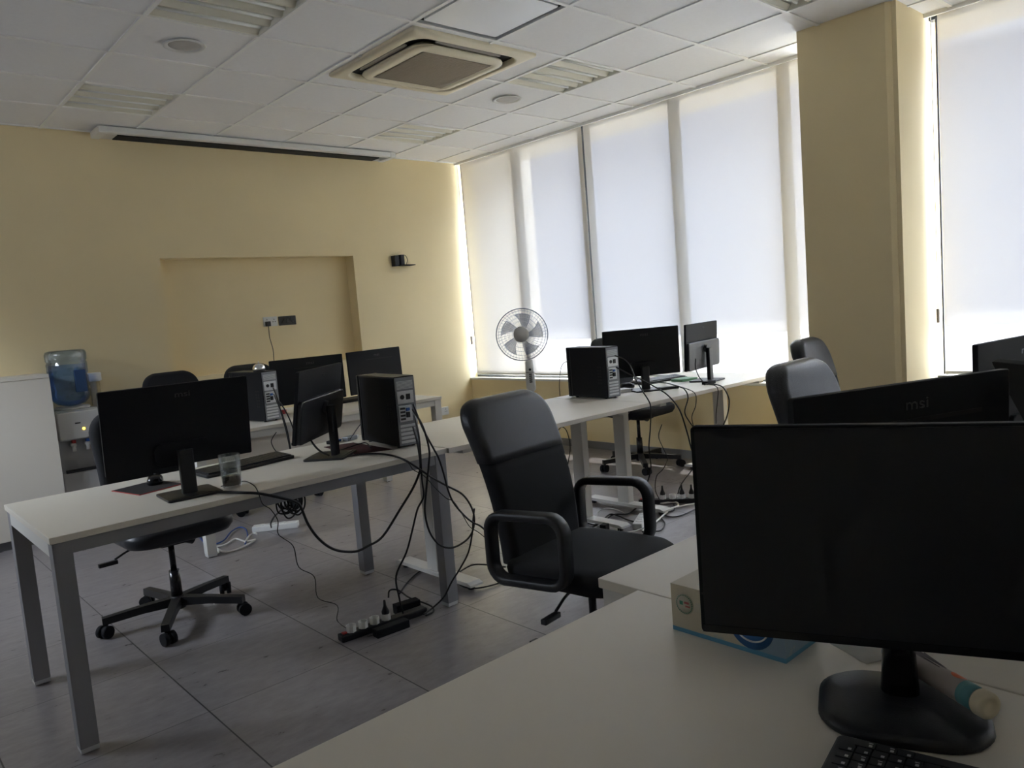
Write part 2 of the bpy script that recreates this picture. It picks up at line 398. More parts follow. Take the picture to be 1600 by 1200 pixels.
# ---- cassette air conditioner
t = thing('cassette_air_conditioner', 'cream square cassette air conditioner with beige centre grille set in ceiling', 'air conditioner', ((AC[0]+AC[1])/2, (AC[2]+AC[3])/2, H))
def sq(w, r, z, n=6): return [V((x, y, z)) for x, y in rrect(w, w, r, n)]
m = MB(); m.loft([sq(.95,.012,.004), sq(.95,.012,-.010), sq(.94,.014,-.016), sq(.83,.10,-.026), sq(.815,.11,-.022), sq(.81,.11,.01)], caps=False); m.build('frame', M['cream'], t)
m = MB(); m.box(-.40,.40,-.40,.40,.012,.016); m.loft([sq(.815,.11,.012), sq(.815,.11,-.018)], caps=False); m.build('air_channel', M['dark'], t)
m = MB(); m.loft([sq(.60,.08,.012), sq(.70,.12,-.020), sq(.715,.13,-.030), sq(.69,.12,-.040), sq(.585,.05,-.046), sq(.575,.045,-.042), sq(.54,.03,-.042)], caps=False); m.build('panel', M['cream'], t)
m = MB(); m.box(-.272,.272,-.272,.272,-.042,-.038)
for k in range(34):
    y = -.255+.0155*k; m.box(-.265,.265,y-.0035,y+.0035,-.046,-.040)
m.build('grille', M['grille'], t)
for k in range(4):
    m = MB(); a = Matrix.Rotation(k*PI/2, 4, 'Z')
    m.prism([(-.25,.366),(-.20,.360),(.20,.360),(.25,.366),(.25,.380),(.20,.396),(-.20,.396),(-.25,.380)], -.020, -.012, a)
    m.build('flap', mat_flap if 'mat_flap' in globals() else globals().setdefault('mat_flap', mat('flap', (.30,.27,.24), .5)), t)

# ---- projector screen housing
t = thing('projector_screen_housing', 'long white projector screen housing with black slot, under ceiling by back wall', 'projector screen', (3.03, 6.33, H-.004))
m = MB(); m.box(-1.27,1.27,-.10,-.04,-.045,0,bev=.006); m.box(-1.27,1.27,.10,.12,-.045,0); m.box(-1.27,1.27,-.05,.12,-.010,0)
m.build('casing', M['plastw'], t)
m = MB(); m.box(-1.16,1.16,-.035,.10,-.052,-.012); m.build('slot', M['dark'], t)
for s in (-1, 1):
    m = MB(); m.box(s*1.275-.03, s*1.275+.03, -.105, .125, -.052, 0, bev=.008); m.build('end_cap', M['plastw'], t)
    if s < 0: m = MB(); m.box(-1.245,-1.16,-.035,.10,-.045,-.012); m.build('filler', M['plastw'], t)

# ---- blinds
def blind(label, y0, y1, zb, chain_y=None):
    yc = (y0+y1)/2
    t = thing('roller_blind', label, 'blind', (5.285, yc, zb), group='white roller blinds over the windows')
    w = (y1-y0)/2
    m = MB(); nn = 30
    for i in range(nn):
        a = -w+2*w*i/nn; b = -w+2*w*(i+1)/nn
        f = lambda y: .0015*math.sin(y*9+yc)
        vs = [m.bm.verts.new((f(y), y, z)) for y, z in ((a, .02), (b, .02), (b, H-zb+.02), (a, H-zb+.02))]
        fc = m.bm.faces.new(vs); fc.smooth = True
    bmesh.ops.remove_doubles(m.bm, verts=m.bm.verts[:], dist=.0005)
    m.build('fabric', M['blind'], t)
    m = MB(); m.prism(rrect(.012, .024, .005, 3), -w, w, Matrix.Translation((0, 0, .010)) @ Matrix.Rotation(-PI/2, 4, 'X')); m.build('bottom_rail', M['alu'], t)
    MB().box(.004,.016,w+.004,w+.014,0,H-zb-.03).build('edge_guide', M['mulb'], t)
    MB().cyl((.03, -w-.01, H-zb+.045), (.03, w+.01, H-zb+.045), .022, n=14).build('roller_tube', M['alu'], t)
    if chain_y is not None:
        m = MB(); m.tube([(-.02, chain_y-yc, H-zb+.02), (-.02, chain_y-yc, .35)], .0025, 6); m.build('chain', M['plastw'], t)
        MB().box(-.032,-.008,chain_y-yc-.008,chain_y-yc+.008,.33,.42,bev=.004).build('chain_weight', mat_chw, t)
mat_chw = mat('chain_weight', (.25,.22,.19), .5)
blind('white roller blind in the corner, lit from behind, with the fan standing before it', 4.685, 6.42, .675, 6.455)
blind('wide white roller blind between the dark gap and the yellow column', 2.62, 4.665, .675)
blind('white roller blind right of the yellow column, cut by the right edge', -.30, 1.745, .72, 1.775)
blind('white roller blind over the window beyond the right edge', YF+.02, -.35, .72)

# ------------------------------------------------------------------ desks
def desk_steel(label, x, y, w, d, group, mleg, top=.742, th=.022, panel=None, ends=None, seam=None):
    t = thing('office_desk', label, 'desk', (x, y, 0), group=group)
    MB().box(0, w, 0, d, top-th, top, bev=.002).build('tabletop', M['white'], t)
    lw = .058; i = .006; zt = top-th-.002; legx = (i, w-i-lw)
    m = MB(); bz = .042
    m.box(legx[0]+lw, legx[1], i+.004, i+.034, zt-bz, zt); m.box(legx[0]+lw, legx[1], d-i-.034, d-i-.004, zt-bz, zt)
    m.build('frame_rail', mleg, t)
    for lx in legx:
        m = MB(); m.box(lx, lx+lw, i+lw, d-i-lw, zt-.05, zt); m.build('end_rail', M['whitemetal'], t)
        for ly in (i, d-i-lw):
            l = MB().box(lx, lx+lw, ly, ly+lw, .022, zt, bev=.002).build('leg', mleg, t)
            MB().box(lx+.002, lx+lw-.002, ly+.002, ly+lw-.002, .006, .024).build('foot_sleeve', M['alu'], l)
            MB().cyl((lx+lw/2, ly+lw/2, 0), (lx+lw/2, ly+lw/2, .008), .016, n=12).build('foot_pad', M['black'], l)
    if panel:
        m = MB(); m.box(panel[0], panel[1], .05, .066, .30, .672, bev=.002); m.build('modesty_panel', M['white'], t)
        for px in (panel[0]+.1, panel[1]-.1):
            MB().box(px-.02, px+.02, .066, .072, .62, zt).build('panel_bracket', mleg, t)
    if seam:
        MB().box(seam, seam+.05, i+.030, i+.0375, zt-bz-.003, zt).build('joint_bracket', M['alu'], t)
    return t
def desk_tleg(label, x, y, w, d, legs, group, top=.742, th=.024):
    t = thing('office_desk', label, 'desk', (x, y, 0), group=group)
    MB().box(0, w, 0, d, top-th, top, bev=.002).build('tabletop', M['white'], t)
    zt = top-th-.001
    MB().box(legs[0]+.04, legs[1]-.04, d/2-.02, d/2+.02, zt-.045, zt-.004).build('cross_rail', M['whitemetal'], t)
    for lx in legs:
        l = MB().box(lx-.026, lx+.026, d/2-.045, d/2+.045, .045, zt-.03, bev=.003).build('leg', M['whitemetal'], t)
        m = MB(); m.prism([(-.325,.012),(-.325,.022),(-.30,.032),(.30,.032),(.325,.022),(.325,.012)], -.04, .04, Matrix.Translation((lx, d/2, .012)) @ Matrix(((0,0,1,0),(1,0,0,0),(0,1,0,0),(0,0,0,1))), bev=.003)
        m.build('foot_bar', M['whitemetal'], t)
        m = MB(); m.box(lx-.03, lx+.03, .06, d-.06, zt-.028, zt); m.build('support_arm', M['whitemetal'], t)
        for yy in (d/2-.28, d/2+.28): MB().cyl((lx, yy, 0), (lx, yy, .026), .018, n=10).build('foot_pad', M['black'], t)
    return t
GD = 'white office desks in the room'
desk_steel('white desk on square grey steel legs in left foreground, holding two monitors', .470, 2.785, 1.60, .80, GD, M['steel'], seam=1.13)
desk_tleg('white T-legged desk between the grey-legged desk and the tower by the window', 2.075, 2.775, 1.49, .81, (.155, 1.30), GD)
desk_tleg('white desk with T-shaped legs nearest the column, holding two monitors and cables', 3.570, 2.775, 1.50, .81, (.205, 1.36), GD)
desk_steel('white desk with modesty panel in the back row, holding two monitors before the niche', 1.58, 4.62, 1.85, .84, GD, M['whitemetal'], panel=(.04, 1.50))
desk_steel('beige-lit white desk in the near foreground, holding the big monitor and tissue box', -.40, .19, 1.612, .815, GD, M['whitemetal'])
desk_steel('white desk beyond the tissue box, its end jutting past the foreground desk', 1.216, .09, 2.05, 1.03, GD, M['whitemetal'])

# ------------------------------------------------------------------ monitors
# local frame: base on z=0, the back faces -y, the screen faces +y
def make_monitor(label, loc, rz, tilt=0., style='slot', cz=.262, W=.54, HH=.318, base='square', group='black computer monitors', neck=True, neck_dy=.0, logo=True, mback='blackm'):
    t = thing('computer_monitor', label, 'monitor', loc, rz, group)
    T = Matrix.Translation((0, 0, cz)) @ Matrix.Rotation(tilt, 4, 'X')
    m = MB(); Rx = Matrix.Rotation(PI/2, 4, 'X')
    m.prism(rrect(W, HH, .006, 3), -.008, .008, T @ Rx, bev=.002); m.build('housing', M[mback], t)
    m = MB(); m.prism(rrect(W-.012, HH-.014, .002, 2), -.0095, -.0082, T @ Matrix.Translation((0,0,.003)) @ Rx); m.build('screen', M['screen'], t)
    m = MB(); m.box(-W/2+.003, W/2-.003, .0083, .0105, -HH/2+.002, -HH/2+.013, T); m.build('lower_bezel', M['blackg'], t)
    if style == 'hump':
        m = MB()
        def rg(w, h, y, cy): return [T @ V((x, y, z)) for x, z in rrect(w, h, .02, 4, 0, cy)]
        m.loft([rg(W-.006, HH*.60, -.008, -HH*.195), rg(W-.005, HH*.598, -.024, -HH*.196), rg(W-.016, HH*.58, -.028, -HH*.200), rg(W-.14, HH*.44, -.030, -HH*.22)], smooth=False); m.build('back_cover', M['black'], t)
        text_obj('logo', 'msi', .020, M['logo'], t, T @ Matrix.Translation((.02, -.0083, .125)) @ Rx)
    else:
        m = MB(); m.prism(rrect(.20, .085, .02, 5, 0, -.105), .007, .022, T @ Rx, bev=.005); m.build('back_cover', M[mback], t)
        if style == 'slot':
            m = MB(); m.box(-.10, .185, -.0088, -.0078, .084, .092, T); m.build('vent_slot', M['dark'], t)
        if logo: text_obj('logo', 'msi', .030, M['logo'], t, T @ Matrix.Translation((.02, -.0084, .118)) @ Rx @ Matrix.Scale(1.45, 4, (1,0,0)))
    if neck:
        m = MB()
        if base == 'round':
            m.loft([[V((x, y, .012)) for x, y in rrect(.052, .045, .02, 4, 0, -.045)], [V((x, y, .10)) for x, y in rrect(.040, .032, .012, 4, 0, -.047)], [V((x, y, cz-.02)) for x, y in rrect(.036, .028, .012, 4, 0, -.048)]])
        else:
            zt = cz-.02 if style == 'hump' else cz-.095; m.prism(rrect(.056, .028, .008, 3, 0, -.055 if style == 'hump' else -.038), .008, zt)
        m.build('neck', M['blackg' if base == 'round' else 'black'], t)
        hz = -.02 if style == 'hump' or base == 'round' else -.11; m = MB(); m.cyl(T @ V((0,-.012,hz)), T @ V((0,-.05 if hz > -.1 else -.03,hz)), .03 if hz > -.1 else .02, .026 if hz > -.1 else .02, 18); m.build('hinge', M['black'], t)
        m = MB()
        if base == 'round':
            m.loft([[V((x*s, y*s-.02, z)) for x, y in rrect(.218, .19, .07, 8)] for s, z in ((.97,0),(1,.004),(.99,.011),(.90,.017),(.5,.020),(.25,.022))], smooth=True)
            m.build('base', M['black'], t)
        else:
            m.prism(rrect(.20, .19, .012, 3, 0, -.03), 0, .010, bev=.003); m.build('base', M['black'], t)
            MB().box(-.085,.085,-.112,-.109,.0098,.0108).build('base_groove', M['dark'], t)
    return t
DT = .742
m1 = make_monitor('big black monitor seen from behind, at the left on the grey-legged desk', (.99, 3.03, DT), R(-3.8), R(7.0), 'plain', cz=.271)
MB().box(-.068,-.056,-.0095,-.008,.0,.018, Matrix.Translation((-.010,-.0,.18)) @ Matrix.Rotation(R(7), 4, 'X')).build('sticker', M['paper'], m1)
make_monitor('black monitor turned sideways between the glass and the tower on the left desk', (1.665, 3.185, DT), R(41), R(9.5), 'hump', cz=.26, base='square')
make_monitor('black monitor in front of the wall niche, left of the back pair', (2.545, 4.98, DT), R(-4.9), R(-1), 'slot', cz=.228)
make_monitor('black monitor right of the back pair, overlapping the niche corner', (3.114, 5.0, DT), R(11.2), R(-2), 'slot', cz=.231)
make_monitor('large dark monitor beside the window tower, rear towards the room', (4.06, 3.20, DT), R(-29), R(1), 'plain', cz=.254)
make_monitor('smaller-looking grey monitor nearest the column on the window desk', (4.585, 3.085, DT), R(10.7), R(2.4), 'hump', cz=.252)
make_monitor('black monitor with slanted slot line, behind the huge foreground monitor', (1.466, .556, DT), R(-22), R(1), 'slot', cz=.258, W=.52)
make_monitor('black monitor at right edge, standing farthest back in the right cluster', (2.605, .66, DT), R(-8), R(0), 'plain', cz=.252, group=None)
make_monitor('monitor leaning back at right edge, pale side edge slanting down', (1.875, .31, DT), R(228), R(27), 'plain', cz=.262)
MM = make_monitor('huge black monitor in the right foreground, switched off, facing the photo', (1.044, .41, DT), R(-65.6)+PI, R(0), 'plain', cz=.261, W=.535, HH=.312, base='round')

# ------------------------------------------------------------------ computer towers
def make_tower(label, loc, rz, L, W, Hh, group='black computer towers on desks'):
    t = thing('computer_tower', label, 'computer', loc, rz, group)
    MB().box(-L, -.006, .004, W-.004, .008, Hh, bev=.003).build('case', M['black'], t)
    MB().box(-L+.02, -.003, 0, .005, .012, Hh-.006, bev=.001).build('side_panel', M['blackm'], t)
    MB().box(-L-.02, -L+.004, -.001, W+.001, .004, Hh+.001, bev=.006).build('front_bezel', M['blackg'], t)
    m = MB(); m.box(-.007, -.002, .006, W-.006, .012, Hh-.006); m.build('rear_panel', M['metald'], t)
    # case fan grille, power supply, ports, expansion slot covers
    k = Hh/.33
    m = MB()
    for i in range(7): m.box(-.003, .0, .014, W-.016, (.272+.0055*i)*k, (.2745+.0055*i)*k)
    m.build('fan_grille', M['metal'], t)
    m = MB(); m.box(-.003, .002, .012, W-.018, .205*k, .262*k, bev=.001); p = m.build('power_supply', M['metal'], t)
    m = MB(); m.cyl((.001, W*.32, .235*k), (.004, W*.32, .235*k), .011, n=14); m.box(.001,.005,W*.5,W*.68,.222*k,.248*k); m.build('power_inlet', M['black'], p)
    m = MB(); m.box(-.003, .003, .014, W*.72, .122*k, .195*k, bev=.001); io = m.build('port_panel', M['metal'], t)
    m = MB()
    for i in range(4): m.box(.002,.005,.020,.045,(.130+.016*i)*k,(.139+.016*i)*k)
    m.box(.002,.012,.05,.066,(.14)*k,(.165)*k); m.build('port', M['black'], io)
    MB().box(.002,.009,.05,.068,(.170)*k,(.184)*k).build('video_plug', M['blue'], io)
    for i in range(5):
        z = (.022+.0185*i)*k; MB().box(-.003, .001, .014, W-.022, z, z+.011*k, bev=.001).build('slot_cover', M['metal'], t)
    m = MB()
    for i in range(6):
        for j in range(2): m.box(-.085+.022*j, -.070+.022*j, -.0012, .0005, (.095+.02*i)*k, (.106+.02*i)*k)
    m.build('side_vent', M['dark'], t)
    for xx in (-L+.04, -.04):
        for yy in (.02, W-.02): MB().cyl((xx, yy, 0), (xx, yy, .009), .009, n=8).build('foot', M['black'], t)
    return t
make_tower('black tower at the right end of the left desk, cables streaming from its rear', (1.954, 2.995, DT), R(-95.8), .387, .115, .338)
make_tower('black tower in the back row with a silver call bell on top', (2.109, 4.778, DT), R(-82), .382, .122, .334)
make_tower('black tower beside the window, right of the standing fan', (3.614, 3.13, DT), R(-94), .346, .118, .328)

# ------------------------------------------------------------------ chairs
def loftslab(m, secs, n=5):
    """secs: list of (cx,cy,cz,w,d,r, tiltdir) horizontal rounded rectangles"""
    rings = []
    for cx, cy, cz, w, d, r in secs:
        rings.append([V((cx+x, cy+y, cz)) for x, y in rrect(max(w,.004), max(d,.004), min(r, w/2.01, d/2.01), n)])
    return m.loft(rings, smooth=True)
def make_chair(label, loc, rz, arms=True, back_top=1.05, group='black swivel office chairs', width=.45, tilt=.16, leather=True, seat_z=.47, spin=0., rounded=.12):
    t = thing('office_chair', label, 'chair', loc, rz, group)
    # five star base
    m = MB(); m.lathe([(.0,.055),(.035,.055),(.038,.075),(.034,.11),(.024,.118),(0,.118)], n=18); m.build('hub', M['black'], t)
    for k in range(5):
        a = R(spin+72*k); A = Matrix.Rotation(a, 4, 'Z')
        m = MB(); m.loft([[A @ V(p) for p in q] for q in (
            [(.02,-.022,.07),(.02,.022,.07),(.02,.022,.112),(.02,-.022,.112)],
            [(.16,-.020,.072),(.16,.020,.072),(.16,.018,.106),(.16,-.018,.106)],
            [(.325,-.019,.062),(.325,.019,.062),(.325,.017,.094),(.325,-.017,.094)])], smooth=False)
        m.build('base_leg', M['black'], t)
        m = MB(); c = A @ V((.31,0,0))
        m.cyl(c+V((0,0,.04)), c+V((0,0,.07)), .008, n=8)
        B = A @ Matrix.Rotation(R(40), 4, 'Z'); ax = (B @ V((0,1,0))); f = B @ V((1,0,0))*.012
        for s in (-1, 1):
            p = c+f+V((0,0,.029))+ax*(s*.017); m.cyl(p-ax*.010, p+ax*.010, .029, n=16)
        m.cyl(c+f+V((0,0,.034))-ax*.012, c+f+V((0,0,.034))+ax*.012, .02, n=12)
        m.build('caster', M['blackm'], t)
    m = MB(); m.cyl((0,0,.115), (0,0,.24), .026, .024, 16); m.cyl((0,0,.24), (0,0,seat_z-.07), .014, n=14); m.build('gas_lift', M['blackg'], t)
    m = MB(); m.prism(rrect(.16,.22,.03,4), seat_z-.075, seat_z-.035, bev=.004); m.cyl((.10,-.02,seat_z-.09),(.04,-.02,seat_z-.06),.025,n=12); m.build('tilt_mechanism', M['black'], t)
    m = MB(); m.tube(spline([(-.06,-.02,seat_z-.055), (-.18,-.03,seat_z-.06), (-.26,-.04,seat_z-.085)], 4), .005, 8); m.box(-.33,-.25,-.052,-.030,seat_z-.106,seat_z-.088,bev=.004); m.build('lever', M['black'], t)
    w = width+.03
    m = MB()
    secs = []
    for s, z in ((.80,-.045),(.93,-.035),(.99,-.012),(1.,.005),(.985,.022),(.93,.034),(.80,.040),(.4,.042)):
        secs.append((0, -.01, seat_z+z, w*s, .47*s, .10*s))
    loftslab(m, secs, 6); m.build('seat', M['fabric' if arms else 'leather'], t)
    # backrest from two pads: dark fabric below, leatherette head pad above
    z0, z1 = seat_z+.01, back_top; h = z1-z0
    def yy(z):
        s = (z-z0)/h; return .20+tilt*(s**1.1)*h*1.15-.03*math.sin(PI*s)
    def sec(z, grow=0.):
        d = z1-z; r = rounded
        hw = width/2
        if d < r: hw = width/2-r+math.sqrt(max(0, r*r-(r-d)**2))
        hw -= .025*(1-(z-z0)/h)
        th = .075
        if d < .03: th = .075*math.sqrt(max(.02, 1-((.03-d)/.03)**2))
        return (0, yy(z), z, 2*hw+grow, th+grow, .032)
    split = z0+h*.62 if leather else z1
    zs = [z0+(split-z0)*i/10 for i in range(11)] if leather else sorted(set([z0+(split-z0)*i/10 for i in range(9)]+[z1-r for r in (.09,.07,.055,.042,.03,.02,.012,.006,.002,.0004)]))
    m = MB(); loftslab(m, [sec(z) for z in zs], 5); m.build('backrest', M['fabric'], t)
    if leather:
        zs = [split+(z1-split)*i/8 for i in range(6)]+[z1-r for r in (.09,.07,.055,.042,.03,.02,.012,.006,.002,.0004)]
        zs = sorted(set(zs)); m = MB(); loftslab(m, [sec(z, .006) for z in zs], 5); m.build('head_pad', M['leather'], t)
    m = MB(); m.tube([(0,.08,seat_z-.055),(0,.20,seat_z-.05),(0,.255,seat_z+.0),(0,yy(z0+.2)+.045,z0+.2)], .018, 8, sect=[(.03,.006),(-.03,.006),(-.03,-.006),(.03,-.006)]); m.build('back_bracket', M['black'], t)
    if arms:
        for s in (-1, 1):
            x = s*(width/2+.035); pts = []
            ay0, ay1, az0, az1, r = -.095, .21, seat_z-.015, seat_z+.205, .055
            for cy, cz, a0 in ((ay1-r, az1-r, 0), (ay0+r, az1-r, 90), (ay0+r+.0, az0+r, 180), (ay1-r, az0+r, 270)):
                for k in range(6):
                    a = R(a0+90*k/5); pts.append(V((x, cy+r*math.cos(a), cz+r*math.sin(a)+(.012*(cy < 0)))))
            m = MB(); m.tube(pts, .02, closed=True, sect=[(.026,.008),(.020,.014),(-.020,.014),(-.026,.008),(-.026,-.008),(-.020,-.014),(.020,-.014),(.026,-.008)]); m.build('armrest', M['black'], t)
    return t
G = None
make_chair('black armchair on castors in the middle, grey leatherette head pad, looped arms', (1.875, 1.76, 0), R(8), arms=True, back_top=1.045, width=.45, tilt=.24, seat_z=.475, spin=10, rounded=.10)
make_chair('armless black swivel chair tucked under the left grey-legged desk', (1.13, 3.78, 0), R(2), arms=False, back_top=1.02, width=.46, tilt=.10, leather=False, seat_z=.46, spin=24)
make_chair('black chair with rounded top peeking over the big left monitor', (1.93, 5.70, 0), R(2), arms=False, back_top=1.09, width=.42, tilt=.10, leather=False, spin=20)
make_chair('black chair behind the belled tower, only its rounded top showing', (2.50, 5.62, 0), R(0), arms=False, back_top=1.085, width=.42, tilt=.12, leather=False, spin=-20)
make_chair('black swivel chair under the window desk, back against the blind', (4.81, 3.87, 0), R(3), arms=True, back_top=1.06, width=.45, tilt=.10, leather=False, spin=6)
make_chair('black leatherette chair before the column, the larger of the right pair', (2.62, 1.045, 0), R(3), arms=True, back_top=1.085, width=.45, tilt=.16, seat_z=.43, spin=0)
make_chair('black leatherette chair behind the right pair, only its head pad showing', (4.04, 1.72, 0), R(8), arms=True, back_top=1.065, width=.42, tilt=.16, spin=30)

# ------------------------------------------------------------------ left wall side
# tall white cabinet
t = thing('white_cabinet', 'tall plain white cabinet at the left edge beside the water dispenser', 'cabinet', (0, 0, 0))
MB().box(-.9, 1.165, 6.09, 6.485, .06, 1.135).build('body', M['white'], t)
MB().box(-.9, 1.165, 6.085, 6.485, 1.137, 1.162, bev=.002).build('top', M['white'], t)
MB().box(-.88, 1.145, 6.11, 6.47, 0, .06).build('plinth', M['baseb'], t)
for x0, x1 in ((-.898, -.21), (-.206, .476), (.480, 1.163)): MB().box(x0, x1, 6.07, 6.088, .065, 1.133, bev=.0015).build('door', M['white'], t)
# water dispenser
WX, WY = 1.325, 6.29
t = thing('water_dispenser', 'grey water dispenser with amber lamp and two taps, right of white cabinet', 'water dispenser', (WX, WY, 0))
MB().box(-.145,.145,-.13,.16,0,.44,bev=.012).build('cabinet', M['silver'], t)
m = MB(); m.box(-.145,.145,-.06,.16,.44,.68); m.box(-.145,-.122,-.13,-.05,.44,.68); m.box(.122,.145,-.13,-.05,.44,.68); m.build('tap_recess', M['silverd'], t)
m = MB(); m.loft([[V((x, -.14, z)) for x, z in rrect(.29,.21,.015,3,0,.775)], [V((x,-.155,z)) for x, z in rrect(.26,.185,.015,3,0,.775)]]); m.box(-.145,.145,-.14,.16,.67,.885,bev=.012)
m.lathe([(.115,.882),(.118,.90),(.10,.905),(.06,.902),(0,.90)], n=28); m.build('upper_housing', M['silver'], t)
o = MB().lathe([(0,-.004),(.008,-.004),(.009,.0),(0,.003)], c=(.022,-.157,.745), n=12, axis=(0,-1,0)); o.build('power_lamp', M['led'], t)
MB().box(-.03,.005,-.158,-.153,.785,.794).build('nameplate', M['black'], t)
for k, x in enumerate((-.045, .045)):
    m = MB(); m.cyl((x,-.05,.63),(x,-.11,.63),.018,n=12); m.cyl((x,-.105,.63),(x,-.105,.585),.013,n=10); p = m.build('tap', M['plastw'], t)
    MB().box(x-.012,x+.012,-.128,-.09,.645,.672,bev=.003).build('tap_lever', M['red'] if k == 0 else M['blue'], p)
m = MB(); m.box(-.12,.12,-.135,-.055,.435,.450,bev=.003); m.build('drip_tray', M['black'], t)
# bottle
t = thing('water_bottle', 'large blue water bottle upside down on the grey dispenser', 'bottle', (WX, WY, .907))
m = MB(); m.lathe([(.028,-.001),(.05,.004),(.090,.016)]+[(r, z-.035) for r, z in ((.117,.078),(.128,.10),(.130,.145),(.124,.155),(.124,.165),(.131,.175),(.131,.245),(.124,.255),(.124,.265),(.131,.275),(.131,.345),(.126,.355),(.126,.362),(.132,.37),(.134,.415),(.125,.435),(.10,.442),(.0,.436))], n=36); m.build('shell', M['bottle'], t)
m = MB(); m.box(.01,.085,-.142,-.122,.10,.26,bev=.006); m.build('hand_grip', mat('navy_grip', (.03,.07,.16), .2), t)
m = MB(); m.lathe([(.026,.003),(.048,.008),(.086,.020),(.113,.046),(.122,.069),(.119,.12),(.119,.30),(0,.30)], n=36); m.build('water', glass_mat('water', (.60,.74,.92), .06), t)
# cup dispenser
t = thing('cup_dispenser', 'clear tube cup dispenser with white collar on wall beside the blue bottle', 'cup dispenser', (1.525, 6.43, .70))
MB().lathe([(.036,0),(.036,.36),(.033,.36),(.033,0)], n=20).build('clear_tube', M['clear'], t)
MB().lathe([(.036,.36),(.050,.365),(.052,.42),(.045,.425),(.03,.425),(0,.422)], n=20).build('collar', M['plastw'], t)
MB().box(-.02,.02,.03,.058,.02,.40,bev=.003).build('wall_bracket', M['plastw'], t)
# niche sockets
def socket(label, x, y, z, w=.146, h=.086):
    t = thing('wall_socket', label, 'socket', (x, y, z))
    MB().box(-w/2,w/2,-.009,0,-h/2,h/2,bev=.002).build('plate', M['plastw'], t)
    for s in (-1, 1):
        m = MB()
        for dx, dz, a, b in ((0,.018,.003,.005),(-.011,-.004,.005,.003),(.011,-.004,.005,.003)): m.box(s*w/4+dx-a,s*w/4+dx+a,-.0095,-.0088,dz-b,dz+b)
        m.build('pin_holes', M['dark'], t)
        MB().box(s*w/4-.006,s*w/4+.006,-.012,-.009,.026,.036).build('switch', M['plastw'], t)
    return t
socket('white double wall socket inside the niche with a black plug', 3.07, YB+ND-.001, 1.415, .135)
socket('white double wall socket low on the back wall near the window corner', 4.815, YB-.001, .335)
t = thing('wall_outlet_box', 'open black cable outlet box right of the niche socket', 'outlet box', (3.235, YB+ND-.001, 1.413))
m = MB(); m.box(-.085,.085,-.008,0,-.042,.042,bev=.003); m.build('frame', M['black'], t)
for dx, q in ((-.045, 5), (0, 6), (.045, 7)):
    m = MB(); m.tube([(dx+.016*math.cos(a*PI/6*1.2+q), -.013, .024*math.sin(a*PI/6*1.2)) for a in range(10)], .003, 6); m.build('coiled_wire', M['blackg'], t)
t = thing('power_plug', 'black three-pin plug in the niche socket with cord hanging down', 'plug', (3.035, YB+ND-.012, 1.395))
MB().box(-.022,.022,-.032,0,-.022,.022,bev=.006).build('plug_body', M['black'], t)
MB().tube(spline([(0,-.02,-.02),(-.002,-.022,-.12),(.012,-.035,-.24),(.004,-.05,-.36),(.002,-.15,-.46),(0,-.25,-.62)], 5), .0035, 6).build('cord', M['cable'], t)
# wall device
t = thing('wall_bracket', 'small black wall bracket with a looped wire and tiny shelf', 'bracket', (4.40, YB, 1.93))
m = MB(); m.box(-.055,-.005,-.07,0,-.06,.045,bev=.004); m.box(.0,.045,-.09,0,-.055,.05,bev=.004); m.build('holder', M['black'], t)
m = MB(); m.box(-.02,.16,-.11,-.0,-.058,-.050,bev=.002); m.build('shelf', M['blackm'], t)
MB().tube(spline([(.03,-.05,.045),(.075,-.06,.045),(.10,-.06,.0),(.085,-.05,-.05)], 5), .003, 6).build('wire', M['cable'], t)

# ------------------------------------------------------------------ fan
FX, FY = 4.845, 5.13
t = thing('standing_fan', 'white and grey standing fan with five blades before the corner blind', 'fan', (FX, FY, 0))
MB().lathe([(0,0),(.20,0),(.205,.008),(.19,.02),(.08,.035),(.04,.05),(.03,.06),(0,.06)], n=36).build('base', M['plastw'], t)
MB().cyl((0,0,.05),(0,0,.60),.013,n=14).build('pole', M['steel'], t)
az = math.atan2(-FY, -FX)  # towards the camera
A = Matrix.Rotation(az+PI/2+R(4), 4, 'Z')    # local -y looks at the camera
m = MB(); m.loft([[A @ V((x, y, z)) for x, y in rrect(w, d, .015, 4)] for z, w, d in ((.575,.05,.04),(.60,.085,.065),(.72,.085,.06),(.86,.07,.055),(.875,.06,.05))]); m.build('control_box', M['plastw'], t)
m = MB()
for k in range(5): m.box(-.012,.014,-.036,-.028,.665+.018*k,.675+.018*k, A)
m.box(-.042,.042,-.034,-.030,.757,.761, A); m.build('control_button', M['black'], t)
m = MB(); m.lathe([(0,0),(.012,0),(.010,.01),(0,.012)], c=A @ V((0,-.030,.785)), n=16, axis=A.to_3x3() @ V((0,-1,0))); m.build('dial', M['black'], t)
MB().cyl(A @ V((0,0,.87)), A @ V((0,.0,1.0)), .018, .022, 14).build('neck', M['plastw'], t)
hc = A @ V((-.05,-.10,1.115)); ax = (A.to_3x3() @ V((-.18,-1,.06))).normalized()
m = MB(); m.lathe([(0,-.13),(.04,-.125),(.058,-.09),(.062,-.04),(.05,0),(.0,.0)], c=hc, n=24, axis=ax); m.build('motor_housing', M['silverd'], t)
q = V((0,0,1)).rotation_difference(ax).to_matrix().to_4x4(); FT = Matrix.Translation(hc) @ q
blm = mat('smoky_blade', (.42,.45,.55), .35, alpha=.42)
